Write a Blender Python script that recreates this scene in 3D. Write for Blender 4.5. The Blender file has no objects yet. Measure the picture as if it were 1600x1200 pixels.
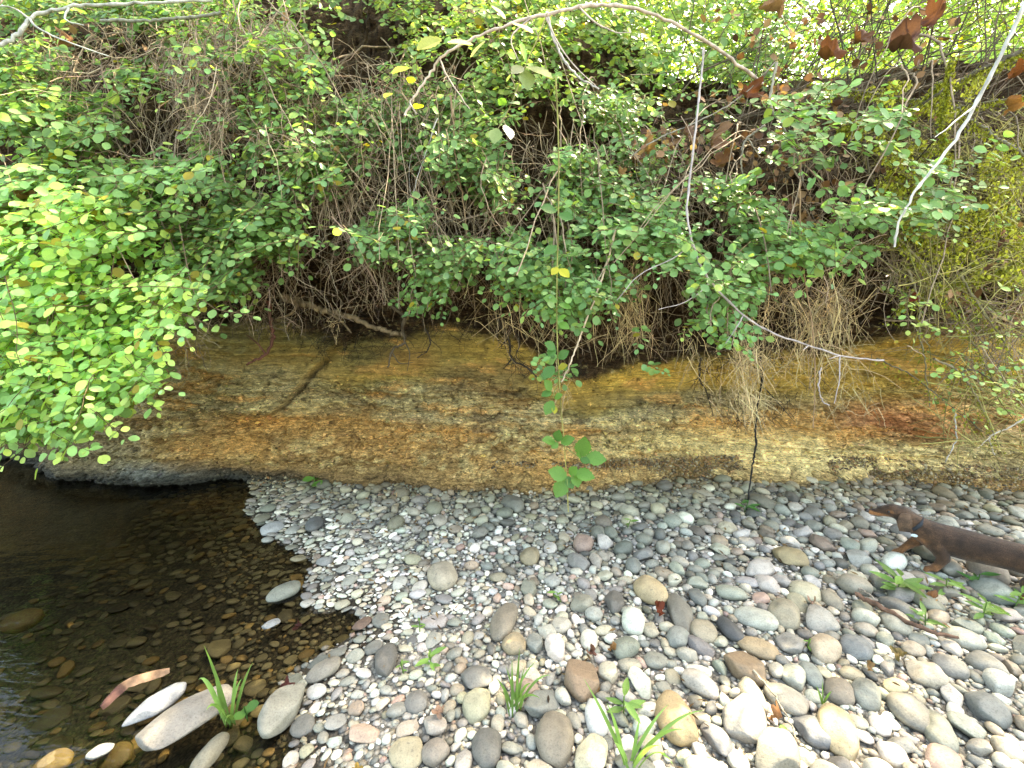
import bpy, bmesh, math, random
import numpy as np
from mathutils import Vector, Matrix

# ------------------------------------------------------------------ camera
scene = bpy.context.scene
H = 1.25
PITCH = math.radians(12.0)
FPX = 700.0
cam_d = bpy.data.cameras.new('camera')
cam_d.sensor_width = 36.0
cam_d.lens = 36.0 * FPX / 1600.0
cam_d.clip_start = 0.02
cam_d.clip_end = 400.0
cam = bpy.data.objects.new('camera', cam_d)
scene.collection.objects.link(cam)
cam.location = (0, 0, H)
cam.rotation_euler = (math.radians(90) - PITCH, 0, 0)
scene.camera = cam

# ------------------------------------------------------------------ light
SUN_DIR = Vector((0.46, 0.42, 0.78)).normalized()      # towards the sun
SUN_EL = math.asin(SUN_DIR.z)
world = bpy.data.worlds.new("World")
scene.world = world
world.use_nodes = True
wn = world.node_tree
wn.nodes.clear()
w_out = wn.nodes.new('ShaderNodeOutputWorld')
w_bg = wn.nodes.new('ShaderNodeBackground')
w_sky = wn.nodes.new('ShaderNodeTexSky')
w_sky.sky_type = 'NISHITA'
w_sky.sun_disc = False
w_sky.sun_elevation = SUN_EL
w_sky.sun_rotation = math.atan2(SUN_DIR.x, SUN_DIR.y)
w_sky.air_density = 1.0
w_sky.dust_density = 2.5
w_sky.ozone_density = 0.6
w_bg.inputs['Strength'].default_value = 0.15
wn.links.new(w_sky.outputs['Color'], w_bg.inputs['Color'])
wn.links.new(w_bg.outputs['Background'], w_out.inputs['Surface'])
sun_d = bpy.data.lights.new('sun', 'SUN')
sun_d.energy = 3.3
sun_d.angle = math.radians(0.53)
sun_d.color = (1.0, 0.95, 0.86)
sun = bpy.data.objects.new('sun', sun_d)
scene.collection.objects.link(sun)
sun.rotation_euler = SUN_DIR.to_track_quat('Z', 'Y').to_euler()
sun.location = (6, 8, 12)
scene.view_settings.view_transform = 'Standard'
scene.view_settings.look = 'None'
scene.view_settings.gamma = 1.0
scene.view_settings.use_curve_mapping = False
scene.view_settings.exposure = 3.25
scene.view_settings.use_white_balance = True
scene.view_settings.white_balance_temperature = 8600
scene.view_settings.white_balance_tint = 4
scene.render.engine = 'CYCLES'
scene.cycles.max_bounces = 6
scene.cycles.diffuse_bounces = 3
scene.cycles.glossy_bounces = 2
scene.cycles.transmission_bounces = 4
scene.cycles.transparent_max_bounces = 8
scene.cycles.caustics_reflective = False
scene.cycles.caustics_refractive = False
scene.cycles.sample_clamp_indirect = 6.0

# ------------------------------------------------------------------ helpers
rng = np.random.default_rng(11)
COL = scene.collection
SP, CP = math.sin(PITCH), math.cos(PITCH)

def ray(u, v):
    cx = (np.asarray(u, float) - 800) / FPX
    cy = (600 - np.asarray(v, float)) / FPX
    return cx, CP + cy * SP, -SP + cy * CP

def at(u, v, Y):
    """the point of the place at distance Y (metres ahead) that the photograph shows at pixel u, v"""
    dx, dy, dz = ray(u, v)
    t = np.asarray(Y, float) / dy
    return np.stack([dx * t, np.asarray(Y, float) + 0 * t, H + dz * t], -1)

def on_ground(u, v, z=0.05):
    dx, dy, dz = ray(u, v)
    t = (z - H) / dz
    return np.stack([dx * t, dy * t, z + 0 * t], -1)

def to_px(P):
    P = np.asarray(P, float)
    x, y, z = P[..., 0], P[..., 1], P[..., 2] - H
    d = y * CP - z * SP
    up = y * SP + z * CP
    d = np.where(d < 0.05, 0.05, d)
    return 800 + FPX * x / d, 600 - FPX * up / d, d

def _h(ix, iy, iz, seed):
    with np.errstate(over='ignore'):
        n = (ix.astype(np.int64) * 374761393 + iy.astype(np.int64) * 668265263 + iz.astype(np.int64) * 2147483647 + seed * 1274126177) & 0x7fffffff
        n = ((n ^ (n >> 13)) * 1274126177) & 0x7fffffff
        n = (n ^ (n >> 16)) & 0xffffff
    return n / float(0xffffff)

def vnoise(x, y, z=0.0, seed=0):
    x = np.asarray(x, float); y = np.asarray(y, float); z = np.asarray(z, float) + 0 * x
    ix, iy, iz = np.floor(x), np.floor(y), np.floor(z)
    fx, fy, fz = x - ix, y - iy, z - iz
    fx, fy, fz = [f * f * (3 - 2 * f) for f in (fx, fy, fz)]
    r = 0
    for a in (0, 1):
        for b in (0, 1):
            for c in (0, 1):
                w = (fx if a else 1 - fx) * (fy if b else 1 - fy) * (fz if c else 1 - fz)
                r = r + w * _h(ix + a, iy + b, iz + c, seed)
    return r

def fbm(x, y, z=0.0, octv=4, seed=0, gain=0.5):
    s = 0; a = 1; t = 0
    for i in range(octv):
        k = 2.03 ** i
        s = s + a * vnoise(np.asarray(x) * k + 17.3 * i, np.asarray(y) * k - 9.1 * i, np.asarray(z) * k + 3.7 * i, seed + i)
        t += a; a *= gain
    return s / t

def smooth(a, b, x):
    t = np.clip((x - a) / (b - a), 0, 1)
    return t * t * (3 - 2 * t)

def make_mesh(name, V, F, colour=None, flat=False):
    """V (n,3), F (m,3) or (m,4); colour (n,3) per vertex"""
    me = bpy.data.meshes.new(name)
    V = np.ascontiguousarray(V, np.float32); F = np.ascontiguousarray(F, np.int32)
    k = F.shape[1]
    me.vertices.add(len(V)); me.vertices.foreach_set('co', V.ravel())
    me.loops.add(F.size); me.loops.foreach_set('vertex_index', F.ravel())
    me.polygons.add(len(F))
    me.polygons.foreach_set('loop_start', np.arange(0, F.size, k, dtype=np.int32))
    me.polygons.foreach_set('loop_total', np.full(len(F), k, np.int32))
    me.polygons.foreach_set('use_smooth', np.full(len(F), not flat, bool))
    me.update(calc_edges=True)
    ca = me.color_attributes.new('tone', 'FLOAT_COLOR', 'POINT')
    c = np.ones((len(V), 4), np.float32)
    if colour is not None:
        c[:, :3] = colour
    ca.data.foreach_set('color', c.ravel())
    return me

def link(name, data, parent=None, mat=None, label=None, cat=None, group=None, kind=None, loc=None):
    o = bpy.data.objects.new(name, data)
    COL.objects.link(o)
    if parent is not None: o.parent = parent
    if mat is not None and data is not None and not data.materials: data.materials.append(mat)
    if label: o['label'] = label
    if cat: o['category'] = cat
    if group: o['group'] = group
    if kind: o['kind'] = kind
    if loc is not None: o.location = loc
    return o

def thing(name, label, cat, loc=(0, 0, 0), group=None):
    return link(name, None, None, None, label, cat, group, None, loc)

def hexc(h):
    c = [int(h[i:i + 2], 16) / 255 for i in (0, 2, 4)]
    return np.array([x / 12.92 if x < .04045 else ((x + .055) / 1.055) ** 2.4 for x in c])

class NT:
    """small helper to write node trees"""
    def __init__(self, name):
        self.m = bpy.data.materials.new(name); self.m.use_nodes = True
        self.t = self.m.node_tree; self.t.nodes.clear()
        self.out = self.n('ShaderNodeOutputMaterial')
    def n(self, typ, **kw):
        nd = self.t.nodes.new(typ)
        for k, v in kw.items():
            if k[:2] == 'i_':
                s = nd.inputs[k[2:].replace('_', ' ')] if not k[2:].isdigit() else nd.inputs[int(k[2:])]
                if isinstance(v, bpy.types.NodeSocket): self.t.links.new(v, s)
                else: s.default_value = v
            else: setattr(nd, k, v)
        return nd
    def l(self, a, b): self.t.links.new(a, b)
    def math(self, op, a, b=0.0, c=0.0):
        nd = self.n('ShaderNodeMath', operation=op)
        for i, v in enumerate((a, b, c)):
            if isinstance(v, bpy.types.NodeSocket): self.l(v, nd.inputs[i])
            else: nd.inputs[i].default_value = v
        return nd.outputs[0]
    def mul(self, a, b, fac=1.0, mode='MULTIPLY'):
        nd = self.n('ShaderNodeMix', data_type='RGBA', blend_type=mode)
        for i, v in ((0, fac), (6, a), (7, b)):
            if isinstance(v, bpy.types.NodeSocket): self.l(v, nd.inputs[i])
            else: nd.inputs[i].default_value = v
        return nd.outputs[2]
    def tone(self):
        a = self.n('ShaderNodeVertexColor', layer_name='tone')
        o = self.n('ShaderNodeObjectInfo')
        return self.mul(a.outputs['Color'], o.outputs['Color'])
    def coords(self, scale=(1, 1, 1), kind='Object'):
        tc = self.n('ShaderNodeTexCoord')
        mp = self.n('ShaderNodeMapping'); mp.inputs['Scale'].default_value = scale
        self.l(tc.outputs[kind], mp.inputs['Vector']); return mp.outputs[0]
    def noise(self, vec, scale, detail=4, rough=.55, dist=0.0):
        nd = self.n('ShaderNodeTexNoise')
        nd.inputs['Scale'].default_value = scale; nd.inputs['Detail'].default_value = detail
        nd.inputs['Roughness'].default_value = rough; nd.inputs['Distortion'].default_value = dist
        self.l(vec, nd.inputs['Vector']); return nd.outputs['Fac']
    def ramp(self, fac, stops):
        nd = self.n('ShaderNodeValToRGB')
        e = nd.color_ramp.elements
        while len(e) < len(stops): e.new(.5)
        for i, (p, c) in enumerate(stops):
            e[i].position = p
            e[i].color = (c, c, c, 1) if not hasattr(c, '__len__') else tuple(c) + (1,)
        self.l(fac, nd.inputs[0]); return nd.outputs[0]
    def bump(self, h, strength=.5, dist=.01):
        nd = self.n('ShaderNodeBump'); nd.inputs['Strength'].default_value = strength
        nd.inputs['Distance'].default_value = dist; self.l(h, nd.inputs['Height']); return nd.outputs[0]
    def bsdf(self, col, rough=.7, spec=.3, normal=None, **kw):
        p = self.n('ShaderNodeBsdfPrincipled')
        for k, v in (('Base Color', col), ('Roughness', rough), ('Specular IOR Level', spec)) + tuple(kw.items()):
            if isinstance(v, bpy.types.NodeSocket): self.l(v, p.inputs[k])
            else: p.inputs[k].default_value = v
        if normal is not None: self.l(normal, p.inputs['Normal'])
        return p.outputs[0]
    def done(self, shader):
        self.l(shader, self.out.inputs['Surface']); return self.m

def mat_leaf(name, trans=.44, gloss=.28, vein=0.0):
    t = NT(name)
    c = t.tone()
    v = t.coords()
    n = t.noise(v, 28.0, 3)
    c = t.mul(c, t.ramp(n, [(.3, .82), (.7, 1.12)]))
    p = t.bsdf(c, .42, gloss)
    tr = t.n('ShaderNodeBsdfTranslucent')
    t.l(t.mul(c, (1.2, 1.25, .66, 1)), tr.inputs['Color'])
    mx = t.n('ShaderNodeMixShader'); mx.inputs[0].default_value = trans
    t.l(p, mx.inputs[1]); t.l(tr.outputs[0], mx.inputs[2])
    return t.done(mx.outputs[0])

def mat_bark(name, rough=.8, scale=60, amt=.5):
    t = NT(name)
    c = t.tone()
    v = t.coords((1, 1, .35))
    n = t.noise(v, scale, 5, .65)
    c = t.mul(c, t.ramp(n, [(.3, 1 - amt), (.7, 1.25)]))
    return t.done(t.bsdf(c, rough, .2, t.bump(n, .5, .004)))

def mat_stone():
    t = NT('river_stone')
    c = t.tone()
    oi = t.n('ShaderNodeObjectInfo')
    tc = t.n('ShaderNodeTexCoord')
    geo = t.n('ShaderNodeNewGeometry')
    v = geo.outputs['Position']
    n1 = t.noise(v, 26, 5, .62)
    n2 = t.noise(v, 210, 4, .7)
    n3 = t.noise(v, 70, 3, .5)
    c = t.mul(c, t.ramp(n1, [(.25, .68), (.5, 1.0), (.75, 1.22)]))
    c = t.mul(c, t.ramp(n2, [(.3, .62), (.45, 1.0), (.72, 1.22)]))
    spots = t.ramp(n3, [(.66, 0.0), (.72, 1.0)])
    c = t.mul(c, (.09, .085, .075, 1), t.math('MULTIPLY', spots, .5), 'MIX')
    h = t.math('ADD', t.math('MULTIPLY', n2, .35), n1)
    return t.done(t.bsdf(c, .62, .35, t.bump(h, .55, .006)))

M = {}
M['leaf'] = mat_leaf('leaf_green')
M['leaf_dry'] = mat_leaf('leaf_dry', .2, .1)
M['grass'] = mat_leaf('grass_blade', .35, .3)
M['bark'] = mat_bark('twig_bark')
M['wood'] = mat_bark('weathered_wood', .75, 30, .6)
M['stone'] = mat_stone()

def nrm(v):
    v = np.asarray(v, float)
    return v / np.maximum(np.linalg.norm(v, axis=-1, keepdims=True), 1e-9)

def tubes(paths, rad, sides=4, colour=None):
    """paths (M,K,3), rad (M,K) -> V, F, C joined tubes"""
    paths = np.asarray(paths, float); Mn, K, _ = paths.shape
    rad = np.broadcast_to(rad, (Mn, K))
    T = nrm(np.gradient(paths, axis=1))
    ref = np.tile(np.array([.31, .87, .38]), (Mn, 1))
    par = np.abs((T.mean(1) * ref).sum(-1)) > .9 * np.linalg.norm(T.mean(1), axis=-1)
    ref[par] = (1, -.2, .1)
    A = nrm(np.cross(T, ref[:, None, :])); B = np.cross(T, A)
    ang = np.arange(sides) * 2 * np.pi / sides
    V = paths[:, :, None, :] + rad[:, :, None, None] * (np.cos(ang)[:, None] * A[:, :, None, :] + np.sin(ang)[:, None] * B[:, :, None, :])
    idx = np.arange(Mn * K * sides).reshape(Mn, K, sides)
    a = idx[:, :-1, :]; b = idx[:, 1:, :]
    F = np.stack([a, np.roll(a, -1, 2), np.roll(b, -1, 2), b], -1).reshape(-1, 4)
    C = None
    if colour is not None:
        colour = np.asarray(colour, float)
        if colour.ndim == 1: colour = np.tile(colour, (Mn, 1))
        C = np.repeat(colour, K * sides, axis=0)
    return V.reshape(-1, 3), F, C

def join(parts):
    Vs, Fs, Cs, o = [], [], [], 0
    for V, F, C in parts:
        if len(V) == 0: continue
        Vs.append(V); Fs.append(F + o); Cs.append(C if C is not None else np.ones((len(V), 3))); o += len(V)
    return np.concatenate(Vs), np.concatenate(Fs), np.concatenate(Cs)

def spline(pts, n=40):
    P = np.asarray(pts, float)
    P = np.vstack([2 * P[0] - P[1], P, 2 * P[-1] - P[-2]])
    m = len(P) - 3
    s = np.linspace(0, m - 1e-6, n); i = s.astype(int); t = (s - i)[:, None]
    a, b, c, d = P[i], P[i + 1], P[i + 2], P[i + 3]
    return .5 * ((2 * b) + (c - a) * t + (2 * a - 5 * b + 4 * c - d) * t ** 2 + (3 * b - a - 3 * c + d) * t ** 3)
# ------------------------------------------------------------------ the shape of the ground
WATERLINE = [(300, 738), (345, 744), (388, 752), (392, 775), (388, 800), (420, 838), (462, 862), (484, 882), (472, 905), (468, 935), (492, 958),
             (545, 955), (575, 972), (560, 992), (505, 1012), (478, 1045), (440, 1075), (428, 1110), (446, 1150), (440, 1200)]
wl = on_ground(*np.array(WATERLINE, float).T, z=0.0)[:, :2]
poly = np.vstack([[-14, 4.6], [-6.0, 3.9], [-2.2, 3.2], wl, [-0.62, 0.5], [-0.7, -6], [-14, -6]])

def water_sd(x, y):
    """signed distance to the water's edge: positive on land"""
    x = np.asarray(x, float); y = np.asarray(y, float)
    best = np.full(x.shape, 1e9); inside = np.zeros(x.shape, bool)
    n = len(poly)
    for i in range(n):
        ax, ay = poly[i]; bx, by = poly[(i + 1) % n]
        ex, ey = bx - ax, by - ay
        t = np.clip(((x - ax) * ex + (y - ay) * ey) / (ex * ex + ey * ey), 0, 1)
        best = np.minimum(best, np.hypot(x - ax - t * ex, y - ay - t * ey))
        cr = (ay > y) != (by > y)
        with np.errstate(divide='ignore', invalid='ignore'):
            xi = ax + (y - ay) / (by - ay if by != ay else 1e-9) * ex
        inside ^= cr & (x < xi)
    return np.where(inside, -best, best) + .09 * (fbm(x * 5.5, y * 5.5, seed=77, octv=3) - .5) * (np.abs(x) < 6)

def ground_z(x, y):
    sd = water_sd(x, y)
    land = 0.004 + .10 * (1 - np.exp(-np.maximum(sd, 0) * 1.1)) * .6
    land = land + .028 * (fbm(np.asarray(x) * 1.3, np.asarray(y) * 1.3, seed=5) - .5) * smooth(.05, .5, sd)
    bed = -.012 - .26 * (1 - np.exp(np.minimum(sd, 0) * 1.5)) + .03 * (fbm(np.asarray(x) * 3, np.asarray(y) * 3, seed=9) - .5) * smooth(0, .2, -sd)
    return np.where(sd > 0, land, bed)

def axis(lo, hi, fine, far, nfar):
    mid = np.arange(lo, hi + fine, fine)
    g = (np.geomspace(1, 1 + far, nfar) - 1)
    return np.concatenate([lo - g[:0:-1], mid, hi + g[1:]])

gx = axis(-4.6, 4.2, .02, 70, 16); gy = axis(.6, 3.6, .02, 70, 16)
X, Y = np.meshgrid(gx, gy, indexing='ij')
Z = ground_z(X, Y)
Z = Z + (.012 * (fbm(X * 30, Y * 30, octv=2, seed=3) - .5)) * ((X > -4.7) & (X < 4.3) & (Y > .5) & (Y < 3.7))
idx = np.arange(X.size).reshape(X.shape)
F = np.stack([idx[:-1, :-1], idx[1:, :-1], idx[1:, 1:], idx[:-1, 1:]], -1).reshape(-1, 4)
sdg = water_sd(X, Y)
dry = np.array([.24, .22, .185]); wet = np.array([.055, .042, .026]); deep = np.array([.040, .036, .020])
c = wet + (dry - wet) * smooth(.02, .28, sdg)[..., None]
c = c + (deep - c) * smooth(0, .8, -sdg)[..., None]  # bed colour darkens with depth, standing in for light lost in the water
t = NT('creek_gravel_ground')
col = t.tone()
geo = t.n('ShaderNodeNewGeometry'); pv = geo.outputs['Position']
vor = t.n('ShaderNodeTexVoronoi', feature='F1'); vor.inputs['Scale'].default_value = 85; t.l(pv, vor.inputs['Vector'])
vb = t.ramp(vor.outputs['Distance'], [(.0, 1.0), (.55, .62), (.8, .25)])
hsv = t.n('ShaderNodeSeparateColor'); t.l(vor.outputs['Color'], hsv.inputs[0])
cc = t.mul(col, vb)
cc = t.mul(cc, t.ramp(hsv.outputs[0], [(0, .55), (.5, 1.0), (1, 1.9)]))
cc = t.mul(cc, t.ramp(t.noise(pv, 8, 4), [(.3, .75), (.7, 1.2)]))
t.done(t.bsdf(cc, .75, .3, t.bump(vb, .8, .008)))
ground = link('creek_ground', make_mesh('creek_ground', np.stack([X, Y, Z], -1).reshape(-1, 3), F, c.reshape(-1, 3)), mat=t.m, kind='structure')

# ------------------------------------------------------------------ water: a shallow dark sheet
wx = axis(-4.6, .1, .03, 60, 12); wy = axis(.5, 4.2, .03, 30, 10)
wx = wx[wx < .3]; wy = wy[(wy > -30)]
X, Y = np.meshgrid(wx, wy, indexing='ij')
keep_top = Y < 6
Zw = .0035 * (fbm(X * 5 + Y * 3, Y * 9 - X * 3, octv=3, seed=21) - .5)
idx = np.arange(X.size).reshape(X.shape)
F = np.stack([idx[:-1, :-1], idx[1:, :-1], idx[1:, 1:], idx[:-1, 1:]], -1).reshape(-1, 4)
F = F[(X.reshape(-1)[F].max(1) < .4) & (Y.reshape(-1)[F].max(1) < 7)]
t = NT('creek_water')
geo = t.n('ShaderNodeNewGeometry'); pv = geo.outputs['Position']
mp = t.n('ShaderNodeMapping'); mp.inputs['Rotation'].default_value = (0, 0, math.radians(-32)); mp.inputs['Scale'].default_value = (4, 13, 1)
t.l(pv, mp.inputs['Vector'])
wnz = t.noise(mp.outputs[0], 1.6, 3, .5, .4)
bm_ = t.bump(wnz, .35, .010)
tr = t.n('ShaderNodeBsdfTransparent'); tr.inputs[0].default_value = (.84, .80, .66, 1)
gl = t.n('ShaderNodeBsdfGlossy'); gl.inputs['Roughness'].default_value = .03; t.l(bm_, gl.inputs['Normal'])
fr = t.n('ShaderNodeFresnel'); fr.inputs['IOR'].default_value = 1.33; t.l(bm_, fr.inputs['Normal'])
mx = t.n('ShaderNodeMixShader'); t.l(fr.outputs[0], mx.inputs[0]); t.l(tr.outputs[0], mx.inputs[1]); t.l(gl.outputs[0], mx.inputs[2])
t.done(mx.outputs[0])
water = link('creek_water', make_mesh('creek_water', np.stack([X, Y, Zw], -1).reshape(-1, 3), F), mat=t.m, kind='structure')

# ------------------------------------------------------------------ the eroded bank
FOOT = [(-300, 690), (0, 712), (60, 714), (150, 726), (260, 737), (400, 741), (480, 739), (560, 744), (700, 752), (880, 760), (1050, 752), (1200, 748), (1350, 754), (1480, 764), (1600, 776), (1900, 800)]
fp = on_ground(*np.array(FOOT, float).T, z=0.03)
fxs = np.concatenate([[-60, -9], fp[:, 0], [7, 60]]); fys = np.concatenate([[5.5, 4.6], fp[:, 1], [2.35, 4]])
def foot_y(x): return np.interp(x, fxs, fys) + .03 * np.sin(np.asarray(x) * 3.1) * 0
CT = [(0, 500), (250, 520), (330, 512), (450, 505), (540, 540), (600, 530), (700, 512), (800, 528), (880, 590), (930, 600), (1000, 575), (1150, 552), (1300, 558), (1400, 530), (1480, 512), (1600, 500)]
cp_ = at(*np.array(CT, float).T, Y=foot_y((np.array(CT)[:, 0] - 800) / 255.) + .2)
def clay_top(x): return np.interp(x, cp_[:, 0], cp_[:, 2])

prof_u = np.array([0, .04, .10, .22, .34, .44, .50, .56, .62, .68, .74, .80, .86, .91, .95, .975, 1.0])
prof_y = np.array([-.10, 0, .05, .10, .15, .21, .33, .42, .36, .22, .24, .48, .85, 1.35, 2.1, 6, 60])
prof_z = np.array([-.35, 0, .18, .42, .66, .93, 1.0, 1.12, 1.3, 1.5, 1.72, 2.1, 2.55, 2.9, 3.1, 3.3, 3.6])
NX, NS = 900, 330
bx = np.concatenate([-4.6 - (np.geomspace(1, 56, 10) - 1)[:0:-1], np.linspace(-4.6, 4.2, NX), 4.2 + (np.geomspace(1, 56, 10) - 1)[1:]])
s = np.linspace(0, 1, NS) ; s = np.interp(s, [0, .75, 1], [0, .66, 1])
BX, S = np.meshgrid(bx, s, indexing='ij')
PY = np.interp(S, prof_u, prof_y); PZ = np.interp(S, prof_u, prof_z)
ct = clay_top(BX)
# the height where clay gives way to soil follows clay_top
PZ = np.where(S < .44, PZ * (ct / .93), PZ + (ct - .93) * (1 - smooth(.44, .68, S)))
PYr = PY.copy()
BY = foot_y(BX) + PYr
inz = (np.abs(BX) < 5)
# the lower left part of the bank is a rounded rock apron that runs out under the water
left = smooth(-1.2, -2.6, BX)
rel = PZ / np.maximum(ct, .3)
clay = smooth(1.06, .98, rel + .10 * (fbm(BX * 5, PZ * 5, seed=31) - .5))
# broad lumps, ledges of the strata, cracks, crumbs
warp = .06 * (fbm(BX * .9, PZ * 1.5, seed=40) - .5) + .035 * BX * .25
zz = PZ + warp
lump = (fbm(BX * 1.7, zz * 4.5, seed=41) - .5) * .24
st_ = zz * 9 + 1.2 * fbm(BX * .8, zz * 2, seed=48)
led = (np.abs((st_ % 1) - .5) * 2) ** .5 * .035 * (fbm(BX * 1.5, np.floor(st_) * 3.3, seed=49) > .46) + (fbm(BX * 1.1, zz * 16, octv=3, seed=42) - .5) * .085
def ridged(x, y, seed): return 1 - np.abs(2 * fbm(x, y, octv=3, seed=seed) - 1)
crack = smooth(.965, .995, ridged(BX * 4.2 + 3 * warp, zz * 9, 43)) * .035 + smooth(.96, .99, ridged(BX * 9, zz * 5, 47)) * .02
fine = (fbm(BX * 26, PZ * 38, octv=4, seed=44, gain=.6) - .5)
top_smooth = smooth(.66, .8, rel) * clay
rough_amt = .085 * (1 - .75 * top_smooth)
D = lump + led * (1 - .4 * top_smooth) - crack * (1 - .7 * top_smooth) + fine * rough_amt
D = D * smooth(-.01, .025, S) * np.where(S > .5, 1.5, 1.0)
# big features seen in the photograph, placed on the face
def face_xy(u, v):
    p = at(u, v, foot_y((u - 800) / 255.) + .15); return p[0], p[2]
def blob(u, v, ru, rv, rot=0):
    x0, z0 = face_xy(u, v); k = 1 / 245.
    dx = (BX - x0) / (ru * k); dz = (PZ - z0) / (rv * k)
    c_, s_ = math.cos(rot), math.sin(rot)
    return np.exp(-((dx * c_ + dz * s_) ** 2 + (dx * s_ - dz * c_) ** 2) * 1.2)
# slab that ends in a diagonal edge near (500, 580) down to (455, 625)
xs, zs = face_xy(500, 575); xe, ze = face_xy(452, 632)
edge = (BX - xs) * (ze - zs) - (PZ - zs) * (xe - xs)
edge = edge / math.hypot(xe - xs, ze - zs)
slab = smooth(.012, -.012, -edge) * smooth(xs - 1.5, xs - .8, BX) * smooth(ze - .06, ze + .01, PZ) * smooth(zs + .3, zs + .15, PZ)
D += .12 * slab
D += .05 * blob(250, 700, 130, 40) + .07 * blob(470, 700, 90, 35) + .05 * blob(700, 720, 120, 22) - .06 * blob(560, 640, 70, 20)
D += .06 * blob(1440, 655, 50, 25) - .16 * blob(1492, 662, 16, 20) - .05 * blob(930, 610, 60, 22)
D += .05 * blob(620, 560, 80, 12) + .07 * blob(1250, 730, 200, 16) - .04 * blob(1100, 640, 120, 10)
# apron of crumbled clay at the foot
apron = smooth(.25, .0, rel) * (.06 + .10 * smooth(-.8, .3, BX) * (1 - .5 * smooth(1.5, 3, BX)))
D += smooth(-.9, -1.5, BX) * smooth(.5, .15, rel) * .16 * (ridged(BX * 1.6, zz * 3.2, 88) - .55)
D -= .035 * np.exp(-(edge / .012) ** 2) * smooth(ze - .06, ze, PZ) * smooth(zs + .12, zs, PZ)
D = np.where(inz, D + apron * smooth(0, .04, S), 0)
# the bank is higher on the left and in the middle than on the right
hi_ = .85 * smooth(1.6, -.6, BX) * smooth(.72, .92, S)
BYd = BY - D
PZd = PZ + hi_ + np.where(inz, .02 * (fbm(BX * 20, PZ * 30, BY * 5, octv=2, seed=55) - .5), 0) + np.where(S > .8, .5 * (fbm(BX * .8, S * 30, seed=60) - .5) * smooth(.8, .9, S), 0)
# ---- colours of the strata
def mixc(a, b, t): return a + (b - a) * t[..., None]
C_soil = np.array([.065, .037, .019]); C_soil2 = np.array([.14, .085, .045])
C_ochre = np.array([.34, .215, .050]); C_olive = np.array([.20, .155, .055]); C_brown = np.array([.19, .115, .045])
C_cream = np.array([.50, .385, .175]); C_grey = np.array([.26, .205, .105]); C_rust = np.array([.36, .19, .060]); C_dark = np.array([.075, .050, .028])
r2 = rel + .14 * (fbm(BX * 1.4, PZ * 2.5, seed=70) - .5) + .05 * (fbm(BX * 7, PZ * 14, seed=71) - .5)
n1 = fbm(BX * 3.0, zz * 9, seed=72); n2 = fbm(BX * 14, zz * 32, seed=73, gain=.65); n3 = fbm(BX * 1.2, PZ * 2, seed=74); n4 = fbm(BX * 34, zz * 55, seed=75, octv=3, gain=.7)
c = np.broadcast_to(C_dark, BX.shape + (3,)).copy()
c = mixc(c, C_brown, smooth(.04, .10, r2))
c = mixc(c, C_cream * .75, smooth(.08, .16, r2) * smooth(.46, .64, n2) * .85)
c = mixc(c, C_rust, smooth(.12, .2, r2) * smooth(.46, .34, r2) * smooth(.50, .62, n1 * .6 + n3 * .45) * .85)
mid = smooth(.36, .44, r2)
c = mixc(c, mixc(np.broadcast_to(C_brown, c.shape), C_grey * 1.1, smooth(.4, .6, n1)), mid)
c = mixc(c, C_cream * .75, mid * smooth(.55, .64, n2) * .7)
c = mixc(c, C_dark * 1.2, smooth(.56, .68, fbm(BX * 5, zz * 17, seed=98, gain=.6)) * smooth(.12, .3, r2) * .75)
c = mixc(c, C_olive, smooth(.62, .70, r2) * .8)
up = smooth(.68, .76, r2)
c = mixc(c, mixc(np.broadcast_to(C_ochre * .85, c.shape), C_olive, smooth(.4, .65, n3)), up)
lam = fbm(BX * 2.2, zz * 60, octv=3, seed=76)
c = c * (1 - .28 * up * smooth(.5, .62, lam))[..., None]
for (u, v, ru, rv, cc_, a) in [
    (400, 655, 75, 14, C_rust * 1.25, .9), (560, 662, 120, 16, C_rust, .7), (350, 690, 110, 14, C_rust, .7), (610, 690, 90, 14, C_rust * .9, .6),
    (420, 735, 90, 9, C_cream * 1.1, .7), (400, 590, 100, 28, C_grey * 1.35, .8), (360, 600, 60, 20, C_olive, .4), (460, 630, 60, 12, C_cream, .6),
    (760, 590, 70, 26, C_brown * .8, .7), (680, 620, 90, 16, C_cream * .7, .5), (640, 560, 40, 14, C_rust * .7, .7), (1430, 650, 70, 26, np.array([.26, .10, .035]), .8),
    (1230, 655, 60, 22, C_rust, .7), (1340, 650, 40, 22, np.array([.25, .09, .04]), .6), (1330, 705, 120, 18, C_cream * .9, .6), (1150, 690, 140, 22, C_cream, .6), (1120, 660, 60, 20, C_rust * 1.2, .5), (980, 690, 120, 22, C_cream * .8, .55),
    (1480, 745, 110, 12, C_rust * .8, .8), (880, 720, 120, 10, C_rust * .7, .6), (1020, 590, 120, 16, C_ochre * 1.15, .9), (1130, 580, 120, 14, C_ochre, .7), (1330, 600, 160, 22, C_ochre * .8, .6), (1560, 560, 70, 26, C_ochre * 1.1, .8), (1560, 690, 60, 30, C_grey * 1.3, .7),
    (780, 550, 80, 16, C_ochre, .7), (1080, 625, 130, 14, C_grey * .7, .7), (180, 690, 90, 34, C_grey * .55, .85), (60, 690, 100, 60, C_grey * .4, .9), (280, 720, 60, 12, np.array([.10, .11, .10]), .8), (330, 640, 60, 30, C_grey * .9, .5), (600, 735, 120, 12, C_brown, .7)]:
    m = blob(u, v, ru * 1.2, rv * 1.2) * smooth(.25, .6, .5 * n1 + .5 * n2 + .15)
    c = mixc(c, cc_, np.clip(m * a * 1.5, 0, a))
c = mixc(c, np.array([.030, .028, .022]), smooth(.10, .02, PZ) * smooth(-1.1, -1.6, BX))
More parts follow.
